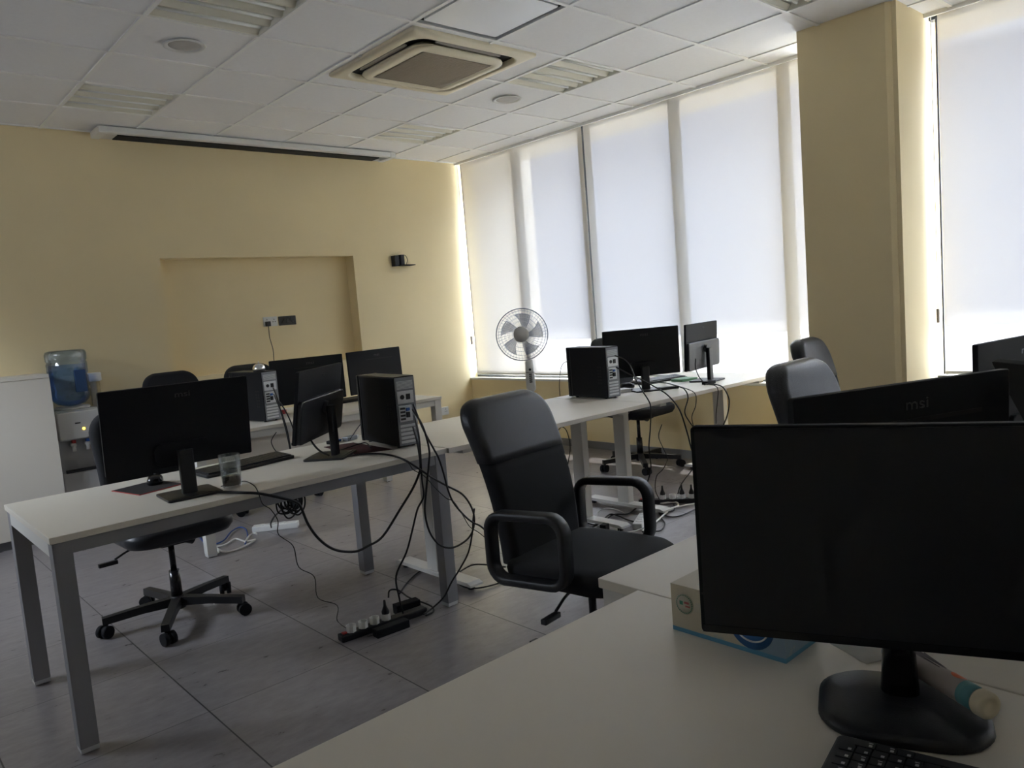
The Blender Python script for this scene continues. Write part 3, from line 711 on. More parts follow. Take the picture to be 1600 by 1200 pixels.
for k in range(5):
    m = MB(); a0 = R(72*k+15); n = 8; rr = []
    for i in range(n+1):
        r = .04+.15*i/n; span = R(30+16*i/n); tw = .03*(1-i/n*.5)
        rr.append([FT @ V((r*math.cos(a0+i*.045+span*s), r*math.sin(a0+i*.045+span*s), .035+tw*s)) for s in (-.5,-.25,0,.25,.5)])
    m.loft(rr, closed=False); o = m.build('blade', blm, t)
    o.modifiers.new('sol', 'SOLIDIFY').thickness = .002
gm = mat('grill_wire', (.30,.31,.33), .4, metal=.3)
m = MB()
def prof(r, front=1): return .035+front*(.055*math.sqrt(max(0, 1-(r/.235)**2)))
m.tube([FT @ V((.235*math.cos(a*PI/24), .235*math.sin(a*PI/24), .035)) for a in range(48)], .0045, 6, closed=True)
m.build('grill_rim', gm, t)
for fr, nm in ((1, 'front_grill'), (-1, 'rear_grill')):
    m = MB()
    for r in (.08,.12,.155,.19,.215): m.tube([FT @ V((r*math.cos(a*PI/20), r*math.sin(a*PI/20), prof(r, fr))) for a in range(40)], .0011, 4, closed=True)
    for k in range(48):
        a = k*2*PI/48; m.tube([FT @ V((r*math.cos(a+(r-.05)*.8), r*math.sin(a+(r-.05)*.8), prof(r, fr))) for r in (.05,.1,.15,.19,.215,.235)], .0009, 4)
    m.build(nm, gm, t)
MB().lathe([(0,0),(.068,0),(.071,-.008),(.066,-.014),(0,-.014)], c=FT @ V((0,0,.10)), n=28, axis=ax).build('badge', M['silver'], t)
MB().lathe([(0,0),(.02,0),(.03,-.05),(0,-.06)], c=FT @ V((0,0,.075)), n=20, axis=ax).build('spinner', M['silverd'], t)

# ------------------------------------------------------------------ small things on the desks
def keyboard(label, loc, rz, L=.44, W=.135, marks=False, group='black keyboards'):
    t = thing('keyboard', label, 'keyboard', loc, rz, group)
    tl = Matrix.Rotation(R(4), 4, 'X')
    m = MB(); m.prism(rrect(L, W, .01, 3), .004, .018, tl, bev=.003); m.build('keyboard_body', M['black'], t)
    m = MB(); mk = MB()
    rows = 6; kw = .019
    for r in range(rows):
        y = W/2-.016-r*.0195; n = int((L-.02)/kw); x = -L/2+.012
        while x < L/2-.02:
            w = kw*(1 if r < 5 else random.choice((1,1,1.3)))
            if r == 5 and abs(x+.03) < .06: w = kw*5.5
            if x+w > L/2-.008: break
            m.box(x+.001, x+w-.001, y-.0085, y+.0085, .018, .0235, tl)
            if marks:
                mk.box(x+.004, x+.008, y+.001, y+.006, .0235, .0238, tl)
                if random.random() < .4: mk.box(x+.004, x+.009, y-.004, y-.0025, .0235, .0238, tl)
            x += w
        
    m.build('keys', M['key'], t)
    if marks: mk.build('key_lettering', M['keymark'], t)
    else: mk.bm.free()
    for s in (-1, 1): MB().box(s*L*.40-.012, s*L*.40+.012, W/2-.02, W/2-.010, 0, .010).build('foot', M['black'], t)
    return t
def mouse(label, loc, rz, group='black computer mice'):
    t = thing('computer_mouse', label, 'mouse', loc, rz, group)
    m = MB(); m.loft([[V((x, y+dy, z)) for x, y in rrect(w, l, w*.48, 6)] for w, l, z, dy in ((.054,.100,0,0),(.062,.108,.006,0),(.060,.104,.018,0),(.050,.088,.029,.004),(.034,.06,.035,.008),(.012,.02,.037,.010))]); m.build('mouse_body', M['blackg'], t)
    MB().cyl((-.004,-.028,.030),(.004,-.028,.030),.008,n=12).build('scroll_wheel', M['black'], t)
    return t
def pad(label, pts, m1, m2=None):
    t = thing('mouse_pad', label, 'mouse pad', (sum(p[0] for p in pts)/len(pts), sum(p[1] for p in pts)/len(pts), DT))
    c = V((t.location.x, t.location.y)); q = [(p[0]-c.x, p[1]-c.y) for p in pts]
    MB().prism(q, .0005, .003).build('edge_band' if m2 else 'pad_sheet', m2 or m1, t)
    if m2: MB().prism([(x*.965, y*.965) for x, y in q], .003, .0036).build('cloth_surface', m1, t)
    return t
keyboard('black keyboard on the left desk between its two monitors', (1.355, 3.345, DT), R(9))
pad('black mouse pad with red edge at the left of the left desk', [(.815,3.40),(.86,3.185),(1.05,3.235),(1.005,3.45)], M['matcloth'], M['red'])
mouse('black mouse on the red-edged pad behind the big left monitor', (.975, 3.36, DT+.0045), R(160))
pad('dark maroon mouse pad under the cables beside the left tower', [(1.775,3.09),(1.93,3.02),(1.945,3.40),(1.80,3.44)], M['maroon'])
# drinking glass
t = thing('drinking_glass', 'clear ribbed drinking glass beside the big left monitor stand', 'glass', (1.140, 2.96, DT))
m = MB(); n = 24
def gr(r, z): return [V((r*(1+.02*math.cos(12*2*PI*i/48))*math.cos(2*PI*i/48), r*(1+.02*math.cos(12*2*PI*i/48))*math.sin(2*PI*i/48), z)) for i in range(48)]
m.loft([gr(.030,0), gr(.035,.004), gr(.040,.11), gr(.041,.132)], caps=False); m.loft([gr(.037,.132), gr(.033,.012), gr(.012,.010)], caps=True); m.build('glass_body', M['glasscup'], t)
MB().lathe([(0,.011),(.032,.011),(.034,.045),(0,.045)], n=24).build('drink', mat('cola', (.10,.06,.04), .1, trans=.5), t)
# adapter on left desk
def adapter(name, label, cat, loc, rz, size, m1, m2=None, ring_=None):
    t = thing(name, label, cat, loc, rz)
    sx, sy, sz = size
    MB().box(-sx/2,sx/2,-sy/2,sy/2,0,sz,bev=min(.004, sz*.3)).build('casing', m1, t)
    if m2: MB().box(sx/2-.002,sx/2+.022,-sy*.3,sy*.3,sz*.2,sz*.8,bev=.001).build('connector', m2, t)
    return t
adapter('usb_hub', 'small grey hub with pale connector behind the left tower', 'hub', (1.985, 3.50, DT), R(20), (.075,.04,.022), M['metald'], M['plastw'])
adapter('video_adapter', 'blue-ended dark adapter on the desk behind the sideways monitor', 'adapter', (1.885, 3.50, DT), R(12), (.06,.032,.018), M['blackm'], M['blue'])
keyboard('black keyboard on the back desk under the right rear monitor', (2.93, 5.22, DT), R(3), group=None)
adapter('cable_clip', 'small red cable clip beside the belled tower on the back desk', 'clip', (2.385, 5.10, DT), R(30), (.045,.03,.03), M['red'])
keyboard('black keyboard lying behind the large monitor on the window desk', (4.52, 3.42, DT), R(-12), group=None)
mouse('black mouse lying between the window tower and the large dark monitor', (4.13, 3.40, DT), R(60))
adapter('document_folder', 'pale green folder on the window desk between its two monitors', 'folder', (4.58, 3.24, DT), R(-8), (.16,.11,.018), M['green'])
adapter('power_adapter', 'black flat power adapter at the front of the window desk', 'adapter', (4.13, 3.05, DT), R(-25), (.13,.05,.018), M['black'])
adapter('network_switch', 'small white network box beside the window tower', 'network box', (3.92, 3.28, DT), R(-15), (.11,.08,.024), M['plastw'], M['black'])
adapter('usb_hub', 'black hub near the stand of the monitor closest to the column', 'hub', (4.42, 2.93, DT), R(-5), (.09,.05,.022), M['blackm'])
# call bell
bx, by = 2.118, 4.815
t = thing('call_bell', 'shiny silver call bell on top of the back row tower', 'bell', (bx, by, DT+.336))
MB().lathe([(0,0),(.038,0),(.040,.008),(.034,.012),(0,.012)], n=24).build('bell_base', M['black'], t)
MB().lathe([(.041,.014),(.041,.018),(.038,.032),(.030,.044),(.016,.052),(0,.054)], n=28).build('bell_dome', M['chrome'], t)
MB().cyl((0,0,.052),(0,0,.066),.004,.005,10).build('plunger', M['chrome'], t)

# tissue box: 22 x 11 x 9 cm, printed card
t = thing('tissue_box', 'printed tissue box in cream and blue, partly behind the huge monitor', 'tissue box', (1.151, .722, DT), R(0))
MB().box(-.053,.053,-.111,.111,0,.088).build('box_body', M['card'], t)
m = MB(); m.lathe([(0,0),(.019,0),(.019,.0006),(0,.0006)], c=(-.0533, .082, .055), n=28, axis=(-1,0,0)); m.build('seal_mark', mat('seal_print', (.48,.45,.36), .5), t)
m = MB()
for k in range(28):
    a = 2*PI*k/28; c = V((-.0542, .082+.0165*math.cos(a), .055+.0165*math.sin(a))); m.box(c.x-.0003, c.x, c.y-.0009, c.y+.0009, c.z-.0009, c.z+.0009)
m.box(-.0545,-.0542,.085,.092,.053,.060); m.build('seal_green', mat('print_green', (.05,.25,.16), .5), t)
m = MB(); m.box(-.0545,-.0542,.072,.082,.056,.060); m.box(-.0545,-.0542,.070,.080,.050,.053); m.build('seal_red', mat('print_red', (.45,.12,.12), .5), t)
m = MB(); m.lathe([(0,0),(.042,0),(.042,.0008),(0,.0008)], c=(-.0532, -.050, .050), n=36, axis=(-1,0,0)); m.build('round_emblem', mat('print_navy', (.02,.11,.32), .5), t)
m = MB(); m.tube([(-.0545, -.050+.033*math.cos(R(a)), .052+.030*math.sin(R(a))) for a in range(195, 350, 10)], .0016, 6); m.build('emblem_arc', M['paper'], t)
m = MB(); m.prism(rrect(.03,.12,.014,6), .088, .0886); m.build('top_opening', M['paper'], t)
m = MB(); m.loft([[V((-.012,y,.0886)), V((.012,y*.9,.0886))] if False else [V((-.010+.006*math.sin(y*60), y, .0886)), V((.004*math.cos(y*80), y*.7, .110+.01*math.sin(y*40)))] for y in [-.05+.01*i for i in range(11)]], closed=False)
o = m.build('tissue', M['paper'], t); o.modifiers.new('s', 'SOLIDIFY').thickness = .0012

# tube with printed label lying on the big monitor's stand
t = thing('tablet_tube', 'printed round tube with cream cap lying on the huge monitor stand', 'tube')
p0, p1 = V((1.071, .314, DT+.044)), V((1.140, .440, DT+.044)); d = (p1-p0).normalized()
t.location = p0
tub = mat('tube_print', (.42,.37,.35), .4)
MB().cyl(d*.012, d*.175, .0165, n=28).build('tube_body', tub, t)
MB().lathe([(0,-.004),(.009,-.003),(.0105,-.005),(.0165,-.005),(.0182,-.002),(.0182,.010),(.0165,.012),(0,.012)], n=32, axis=d).build('cap', M['cap'], t)
MB().cyl(d*.013, d*.036, .0168, n=28).build('teal_band', mat('print_teal', (.10,.28,.32), .4), t)
m = MB(); u = V((0,0,1)); w = d.cross(u)
cc = d*.050; pts = []
def onsurf(s, a, r=.0171): return d*s+(w*math.sin(a)+u*math.cos(a))*r
m.loft([[onsurf(.050+.012*rr*math.cos(2*PI*i/24), (R(20)+.55*rr*math.sin(2*PI*i/24))) for i in range(24)] for rr in (1,.5,.05)], caps=False); m.build('orange_spot', mat('print_orange', (.62,.13,.03), .4), t)
m = MB()
for k, (s0, s1, a) in enumerate(((.072,.13,12),(.075,.12,26),(.078,.14,-6))): m.loft([[onsurf(s0, R(a), .0169), onsurf(s1, R(a), .0169)], [onsurf(s0, R(a+5), .0169), onsurf(s1, R(a+5), .0214)]], closed=False)
m.build('printed_line', mat('print_grey', (.16,.14,.15), .5), t)
MB().cyl(d*.168, d*.176, .0168, n=28).build('blue_end', mat('print_blue', (.15,.25,.45), .4), t)

keyboard('black keyboard with white lettering in the bottom right corner', (.920, .222, DT), R(-77.3)-PI, marks=True, group=None)
t = thing('paper_sheet', 'white folded paper lying on the desk behind the huge monitor stand', 'paper', (1.258, .53, DT+.001), R(-25))
m = MB(); m.loft([[V((-.07,-.05,.0)), V((-.01,-.06,.006)), V((.07,-.05,.0))], [V((-.07,.06,.0)), V((0,.06,.018)), V((.07,.05,.0))]], closed=False); o = m.build('folded_sheet', M['paper'], t); o.modifiers.new('s', 'SOLIDIFY').thickness = .001

# ------------------------------------------------------------------ power strips and cables
def power_strip(label, loc, rz, L, mbody, n, mso, gap=.055, start=None, sw=True, W=.05, Hh=.03, sock_h=.02, plugs=()):
    t = thing('power_strip', label, 'power strip', loc, rz)
    MB().box(-L/2,L/2,-W/2,W/2,0,Hh,bev=.006).build('strip_body', mbody, t)
    s0 = -L/2+.06 if start is None else start
    for k in range(n):
        x = s0+gap*k
        m = MB(); m.lathe([(.022,Hh-.002),(.022,Hh+sock_h),(.0195,Hh+sock_h),(.0185,Hh+.004),(0,Hh+.004)], c=(x,0,0), n=8, smooth=False)
        s = m.build('outlet', mso, t)
        if k in plugs:
            m = MB(); m.lathe([(0,Hh+.004),(.017,Hh+.004),(.017,Hh+sock_h+.01),(.007,Hh+sock_h+.035),(.005,Hh+sock_h+.06),(0,Hh+sock_h+.06)], c=(x,0,0), n=14); m.build('inserted_plug', M['black'], t)
    if sw: MB().box(-L/2+.012,-L/2+.032,-.010,.010,Hh,Hh+.006,bev=.002).build('rocker_switch', M['red'], t)
    return t
power_strip('black power strip with four pale sockets on the floor before the left desk', (1.70, 2.865, 0), R(-5), .42, M['black'], 4, M['plastw'], gap=.056, start=-.155, sock_h=.028, plugs=(3,))
adapter('power_brick', 'black power brick lying against the front of the floor power strip', 'adapter', (1.69, 2.79, 0), R(-4), (.16,.045,.035), M['blackm'])
adapter('power_brick', 'short black adapter at the right end of the floor power strip', 'adapter', (1.868, 2.93, 0), R(-8), (.12,.05,.045), M['blackm'])
power_strip('long white power strip on the floor under the left desk', (2.14, 4.88, 0), R(-35), .30, M['plastw'], 3, M['plastw'], gap=.07, sock_h=.004, sw=False, W=.065, Hh=.04)
power_strip('black power strip with grey sockets on the floor below the window desk', (4.03, 3.0, 0), R(-52), .44, M['black'], 4, M['plastw'], gap=.062, start=-.06, sock_h=.028, plugs=(0,2,3))
power_strip('white power strip among tangled wires on the floor behind the armchair', (3.545, 2.88, 0), R(28), .24, M['plastw'], 4, M['plastw'], gap=.05, sock_h=.003, sw=False, W=.06, Hh=.035)
adapter('power_brick', 'black adapter on the floor at the foot of the T-shaped leg', 'adapter', (3.27, 2.93, 0.0), R(15), (.05,.04,.06), M['blackm'])

def cable(label, pts, r=.0045, m='cable', group=None, name='cable', n=6):
    P = spline(pts, 6); c = P[0].copy()
    o = MB().tube([p-c for p in P], r, n).build(name, M[m]); o.location = c
    tag(o, label, 'cable', group); return o
#CABLES#
cable('thick black cable looping from the left tower up to the big left monitor', [(1.997, 2.93, 0.842), (1.881, 2.74, 0.81), (1.887, 2.74, 0.709), (1.872, 2.74, 0.664), (1.831, 2.74, 0.607), (1.76, 2.74, 0.536), (1.662, 2.74, 0.443), (1.587, 2.74, 0.421), (1.523, 2.74, 0.415), (1.438, 2.74, 0.446), (1.376, 2.74, 0.503), (1.334, 2.74, 0.576), (1.31, 2.74, 0.653), (1.289, 2.74, 0.679), (1.222, 2.74, 0.712), (1.16, 2.765, 0.737), (1.112, 2.789, 0.748), (1.066, 2.889, 0.748), (1.013, 2.963, 0.748)], 0.0055, 'cable')
cable('black cable hanging from left tower down to the floor power strip', [(2.011, 2.93, 0.894), (1.879, 2.72, 0.826), (1.881, 2.731, 0.646), (1.89, 2.743, 0.565), (1.858, 2.754, 0.51), (1.828, 2.766, 0.418), (1.795, 2.777, 0.329), (1.739, 2.789, 0.236), (1.751, 2.8, 0.131), (1.793, 2.848, 0.035)], 0.0045, 'cable')
cable('black cable making the round loop right of the left desk leg', [(2.003, 2.93, 0.925), (1.888, 2.7, 0.882), (1.912, 2.701, 0.779), (1.905, 2.703, 0.709), (1.879, 2.704, 0.595), (1.863, 2.705, 0.504), (1.878, 2.707, 0.414), (1.921, 2.708, 0.345), (1.979, 2.709, 0.311), (2.042, 2.711, 0.309), (2.102, 2.712, 0.331), (2.135, 2.713, 0.38), (2.133, 2.715, 0.45), (2.086, 2.716, 0.53), (2.001, 2.717, 0.59), (1.927, 2.719, 0.643), (1.855, 2.72, 0.701), (1.816, 2.76, 0.741), (1.826, 2.889, 0.748), (1.808, 2.994, 0.748), (1.751, 3.049, 0.748), (1.694, 3.071, 0.748)], 0.0045, 'cable')
cable('black cable from left tower sweeping right behind the middle armchair', [(2.009, 2.93, 0.948), (1.901, 2.72, 0.87), (1.939, 2.707, 0.774), (1.955, 2.693, 0.723), (1.965, 2.68, 0.651), (1.969, 2.667, 0.586), (1.984, 2.653, 0.523), (2.031, 2.64, 0.453), (2.064, 2.627, 0.418), (2.095, 2.613, 0.394), (2.163, 2.6, 0.314)], 0.0042, 'cable')
cable('thin grey-black wire running beside the round cable loop to the armchair', [(1.824, 2.866, 0.747), (1.831, 2.755, 0.725), (1.844, 2.736, 0.693), (1.885, 2.716, 0.658), (1.932, 2.697, 0.59), (1.966, 2.677, 0.545), (1.988, 2.658, 0.528), (2.016, 2.638, 0.463), (2.035, 2.619, 0.409), (2.067, 2.599, 0.377), (2.126, 2.58, 0.312)], 0.002, 'cable')
cable('black cable dropping from the loop knot to the right end of the floor strip', [(2.101, 2.66, 0.469), (2.106, 2.683, 0.407), (2.115, 2.707, 0.347), (2.1, 2.73, 0.253), (2.062, 2.753, 0.183), (2.025, 2.777, 0.125), (1.991, 2.8, 0.06), (1.94, 2.821, 0.02), (1.863, 2.79, 0.02)], 0.004, 'cable')
cable('pair of black cables lying on the floor across the T-leg foot bar', [(2.485, 2.928, 0.03), (2.449, 3.061, 0.027), (2.412, 3.111, 0.025), (2.334, 3.101, 0.022), (2.264, 3.066, 0.019), (2.22, 3.0, 0.017), (2.2, 2.92, 0.014), (2.226, 2.867, 0.011), (2.287, 2.838, 0.009), (2.39, 2.825, 0.006)], 0.0042, 'cable')
cable('black flex arching out of the plugged pale socket on the floor strip', [(1.721, 2.84, 0.132), (1.727, 2.84, 0.159), (1.748, 2.84, 0.161), (1.78, 2.84, 0.145), (1.959, 3.041, 0.008), (1.963, 2.941, 0.008), (1.958, 2.857, 0.008), (1.925, 2.803, 0.008), (1.877, 2.795, 0.008)], 0.004, 'cable')
cable('black cable on the floor curving behind the right leg of the left desk', [(1.96, 3.131, 0.006), (2.072, 3.227, 0.006), (2.179, 3.299, 0.006), (2.256, 3.325, 0.006), (2.31, 3.282, 0.006), (2.336, 3.193, 0.006)], 0.004, 'cable')
cable('thin black wire zigzagging from the glass down to the floor power strip', [(1.112, 3.006, 0.746), (1.159, 3.007, 0.746), (1.209, 3.006, 0.746), (1.197, 2.894, 0.746), (1.158, 2.765, 0.745), (1.174, 2.773, 0.693), (1.207, 2.782, 0.662), (1.234, 2.79, 0.609), (1.234, 2.798, 0.554), (1.292, 2.807, 0.49), (1.31, 2.815, 0.397), (1.375, 2.823, 0.336), (1.386, 2.832, 0.241), (1.472, 2.84, 0.178), (1.593, 3.088, 0.006), (1.544, 2.882, 0.03)], 0.002, 'cable')
cable('black cable dropping from under-desk tangle to the white floor strip', [(1.58, 3.4, 0.518), (1.668, 3.66, 0.446), (1.746, 3.92, 0.355), (1.828, 4.18, 0.267), (1.917, 4.44, 0.166), (2.03, 4.7, 0.07)], 0.005, 'cable')
cable('blue network cable curling on the floor under the left desk', [(1.736, 5.198, 0.012), (1.689, 4.946, 0.012), (1.722, 4.872, 0.012), (1.794, 4.906, 0.012), (1.906, 5.066, 0.012), (1.989, 5.126, 0.012), (1.995, 5.034, 0.012), (1.928, 4.849, 0.012), (1.843, 4.689, 0.012)], 0.005, 'cableb')
cable('white cable coiled on the floor beside the white back desk leg', [(1.707, 4.93, 0.01), (1.652, 4.827, 0.01), (1.623, 4.717, 0.01), (1.655, 4.668, 0.01), (1.682, 4.716, 0.01), (1.698, 4.873, 0.01), (1.696, 4.784, 0.01), (1.694, 4.654, 0.01), (1.755, 4.628, 0.01), (1.847, 4.67, 0.01), (1.93, 4.734, 0.01), (1.873, 4.749, 0.01), (1.856, 4.872, 0.01), (1.76, 4.802, 0.01), (1.71, 4.809, 0.01)], 0.006, 'cablew')
cable('short white cable leading up to the long white floor strip', [(1.852, 4.71, 0.01), (1.896, 4.782, 0.015), (1.94, 4.834, 0.02), (1.969, 4.837, 0.025), (1.965, 4.788, 0.03)], 0.006, 'cablew')
cable('black cable falling from the belled tower, the left one of three', [(2.175, 4.76, 0.964), (2.114, 4.58, 0.902), (2.129, 4.58, 0.801), (2.147, 4.58, 0.699), (2.158, 4.58, 0.597), (2.163, 4.58, 0.529)], 0.0045, 'cable')
cable('black cable falling from the belled tower, the middle one of three', [(2.175, 4.76, 0.921), (2.099, 4.56, 0.888), (2.127, 4.56, 0.794), (2.146, 4.56, 0.692), (2.153, 4.56, 0.608), (2.16, 4.56, 0.515)], 0.004, 'cable')
cable('black cable falling from the belled tower, slanting farthest right', [(2.181, 4.76, 0.895), (2.138, 4.6, 0.873), (2.167, 4.6, 0.819), (2.2, 4.6, 0.722), (2.218, 4.6, 0.61)], 0.0045, 'cable')
cable('thin black wire bowing in front of the white modesty panel', [(2.091, 4.6, 0.694), (2.061, 4.6, 0.662), (2.05, 4.6, 0.636), (2.059, 4.6, 0.601), (2.073, 4.6, 0.574), (2.091, 4.6, 0.541)], 0.003, 'cable')
cable('black monitor lead drooping behind the sideways left desk monitor', [(1.565, 3.12, 0.889), (1.557, 3.095, 0.858), (1.565, 3.07, 0.821), (1.579, 3.045, 0.795), (1.604, 3.02, 0.775)], 0.0045, 'cable')
cable('black lead between the left tower and the adapters behind it', [(2.233, 3.75, 0.8), (2.183, 3.704, 0.789), (2.093, 3.603, 0.778), (2.012, 3.509, 0.766), (1.962, 3.457, 0.755)], 0.003, 'cable')
cable('black cable across the maroon mouse pad by the left tower', [(1.762, 3.218, 0.752), (1.832, 3.25, 0.752), (1.905, 3.283, 0.752), (1.944, 3.275, 0.752), (1.875, 3.116, 0.752)], 0.003, 'cable')
cable('black cable from the window tower bending over the desk to the floor', [(3.668, 3.1, 1.011), (3.655, 3.02, 0.991), (3.647, 2.967, 0.949), (3.622, 2.913, 0.874), (3.604, 2.86, 0.815), (3.516, 2.74, 0.758), (3.55, 2.757, 0.703), (3.554, 2.773, 0.588), (3.552, 2.79, 0.472), (3.58, 2.807, 0.345), (3.555, 2.823, 0.255), (3.527, 2.84, 0.193)], 0.004, 'cable')
cable('black cable from the window tower disappearing behind the huge monitor', [(3.672, 3.1, 0.938), (3.653, 3.0, 0.905), (3.691, 2.925, 0.861), (3.74, 2.85, 0.805), (3.708, 2.74, 0.762), (3.808, 2.74, 0.662), (3.873, 2.74, 0.509), (3.904, 2.74, 0.412), (3.96, 2.74, 0.28)], 0.0045, 'cable')
cable('black cable looping off the window desk under the large dark monitor', [(4.277, 3.346, 0.748), (4.351, 3.341, 0.748), (4.396, 3.28, 0.748), (3.818, 2.755, 0.809), (3.894, 2.755, 0.776), (3.922, 2.755, 0.72), (3.88, 2.755, 0.639), (3.928, 2.755, 0.567), (4.003, 2.755, 0.494)], 0.004, 'cable')
cable('thin wire hanging off the window desk near the chair seat', [(4.277, 3.118, 0.748), (3.881, 2.75, 0.789), (3.992, 2.75, 0.739), (3.991, 2.75, 0.663), (3.944, 2.75, 0.601), (3.958, 2.75, 0.531)], 0.0028, 'cable')
cable('black cable arcing off the window desk, nearest the column', [(4.314, 2.897, 0.752), (4.351, 2.877, 0.752), (4.295, 2.75, 0.745), (4.364, 2.75, 0.668), (4.366, 2.75, 0.609), (4.337, 2.75, 0.545), (4.286, 2.75, 0.489)], 0.0045, 'cable')
cable('thin brown-black wire straight down beside the arcing cable', [(4.334, 2.871, 0.75), (4.237, 2.76, 0.756), (4.264, 2.76, 0.723), (4.25, 2.76, 0.654), (4.228, 2.76, 0.578), (4.221, 2.76, 0.512)], 0.0028, 'cable')
cable('short black lead under the grey monitor nearest the column', [(4.385, 3.0, 0.916), (4.355, 2.983, 0.858), (4.362, 2.967, 0.801), (4.379, 2.95, 0.765)], 0.004, 'cable')
cable('blue-black wire hanging below the window desk chair to the floor strip', [(3.901, 2.95, 0.548), (3.87, 2.957, 0.475), (3.918, 2.964, 0.391), (3.967, 2.971, 0.31), (3.923, 2.979, 0.25), (3.862, 2.986, 0.216), (3.849, 2.993, 0.13), (3.898, 3.0, 0.046)], 0.0028, 'cable')
cable('thin wire hanging from desk underside behind the armchair head', [(3.157, 3.2, 0.565), (3.204, 3.2, 0.596), (3.251, 3.2, 0.623), (3.292, 3.2, 0.585), (3.31, 3.2, 0.487), (3.277, 3.2, 0.382)], 0.0028, 'cable')
cable('thin black lead leaving the front of the window tower', [(3.6, 3.44, 0.987), (3.55, 3.44, 0.975), (3.522, 3.44, 0.937), (3.501, 3.44, 0.848), (3.499, 3.44, 0.769)], 0.0022, 'cable')
cable('black floor cable among the tangle seen through the armrest, longest', [(3.198, 3.094, 0.008), (3.249, 3.11, 0.008), (3.352, 3.146, 0.008), (3.361, 3.081, 0.008), (3.463, 3.097, 0.008), (3.591, 3.133, 0.008), (3.647, 3.069, 0.008), (3.782, 3.105, 0.008)], 0.005, 'cable')
cable('black floor cable crossing beneath the longest tangle cable', [(3.16, 2.973, 0.015), (3.279, 3.044, 0.015), (3.388, 3.068, 0.015), (3.558, 3.141, 0.015), (3.565, 3.074, 0.015), (3.528, 2.973, 0.015), (3.514, 2.892, 0.015)], 0.005, 'cable')
cable('short black floor cable curling past the white strip end', [(3.377, 2.908, 0.008), (3.295, 2.85, 0.008), (3.208, 2.807, 0.008), (3.159, 2.756, 0.008)], 0.004, 'cable')
cable('white floor cable bending back below the window desk sockets', [(3.403, 2.762, 0.01), (3.487, 2.771, 0.01), (3.601, 2.81, 0.01), (3.849, 2.892, 0.01), (3.962, 2.909, 0.01), (4.022, 2.962, 0.01), (3.997, 3.004, 0.01), (3.944, 3.032, 0.01)], 0.006, 'cablew')
cable('white floor cable running straight behind the huge monitor edge', [(3.615, 2.918, 0.01), (3.68, 2.919, 0.01), (3.814, 2.95, 0.01), (3.933, 2.898, 0.01), (4.054, 2.845, 0.01), (4.171, 2.802, 0.01)], 0.005, 'cablew')
cable('dark blue floor cable in a loop below the window desk', [(3.398, 2.758, 0.008), (3.431, 2.729, 0.008), (3.475, 2.684, 0.008), (3.602, 2.745, 0.008), (3.72, 2.866, 0.008), (3.815, 2.877, 0.008), (3.869, 2.872, 0.008), (3.994, 2.962, 0.008)], 0.004, 'cable')
cable('dark floor cable bowing toward the huge monitor edge', [(3.78, 2.92, 0.006), (3.741, 2.819, 0.006), (3.787, 2.771, 0.006), (3.936, 2.775, 0.006), (4.084, 2.793, 0.006)], 0.004, 'cable')
cable('black flex rising from the floor sockets toward the huge monitor', [(4.162, 3.05, 0.023), (4.187, 3.05, 0.061), (4.227, 3.05, 0.093), (4.33, 3.05, 0.147), (4.427, 3.05, 0.191)], 0.004, 'cable')
cable('pale floor wire looping between the T-leg feet', [(3.484, 3.184, 0.01), (3.593, 3.258, 0.01), (3.678, 3.265, 0.01), (3.681, 3.171, 0.01), (3.637, 3.072, 0.01)], 0.0028, 'cablew')
cable('pale floor wire leading right from the small white strip', [(3.311, 2.893, 0.008), (3.316, 2.839, 0.008), (3.382, 2.807, 0.008), (3.447, 2.797, 0.008)], 0.004, 'cablew')
cable('tangled bundle of black cable tied under the front edge of the left desk', [(1.358, 2.9, 0.636), (1.344, 2.91, 0.672), (1.319, 2.919, 0.665), (1.312, 2.924, 0.624), (1.332, 2.925, 0.598), (1.355, 2.921, 0.617), (1.354, 2.914, 0.659), (1.33, 2.904, 0.674), (1.341, 2.894, 0.646), (1.347, 2.884, 0.619), (1.364, 2.878, 0.617), (1.373, 2.875, 0.643), (1.362, 2.877, 0.665), (1.345, 2.883, 0.658), (1.342, 2.892, 0.63), (1.356, 2.902, 0.614), (1.34, 2.913, 0.636), (1.337, 2.92, 0.673), (1.315, 2.925, 0.684), (1.3, 2.924, 0.656), (1.31, 2.92, 0.622), (1.333, 2.912, 0.622), (1.342, 2.902, 0.657), (1.326, 2.891, 0.684), (1.314, 2.882, 0.686), (1.311, 2.877, 0.639), (1.336, 2.875, 0.616), (1.359, 2.878, 0.643), (1.353, 2.885, 0.689), (1.325, 2.894, 0.699), (1.308, 2.905, 0.661), (1.322, 2.915, 0.621), (1.39, 2.922, 0.594), (1.4, 2.925, 0.645), (1.376, 2.924, 0.682), (1.345, 2.918, 0.661), (1.344, 2.91, 0.606), (1.375, 2.899, 0.583), (1.4, 2.889, 0.619), (1.39, 2.881, 0.671), (1.314, 2.876, 0.694), (1.293, 2.875, 0.639), (1.315, 2.879, 0.586), (1.354, 2.887, 0.597), (1.364, 2.897, 0.66), (1.333, 2.907, 0.7), (1.297, 2.917, 0.67), (1.3, 2.923, 0.605), (1.359, 2.925, 0.596), (1.383, 2.923, 0.636), (1.37, 2.916, 0.688), (1.336, 2.907, 0.69), (1.32, 2.897, 0.64), (1.342, 2.887, 0.597), (1.375, 2.879, 0.612), (1.381, 2.875, 0.667), (1.324, 2.876, 0.695), (1.297, 2.881, 0.667), (1.302, 2.889, 0.615), (1.333, 2.899, 0.601), (1.354, 2.91, 0.641), (1.339, 2.918, 0.688), (1.307, 2.924, 0.686), (1.295, 2.925, 0.638)], .0035, 'cable', name='cable_bundle')

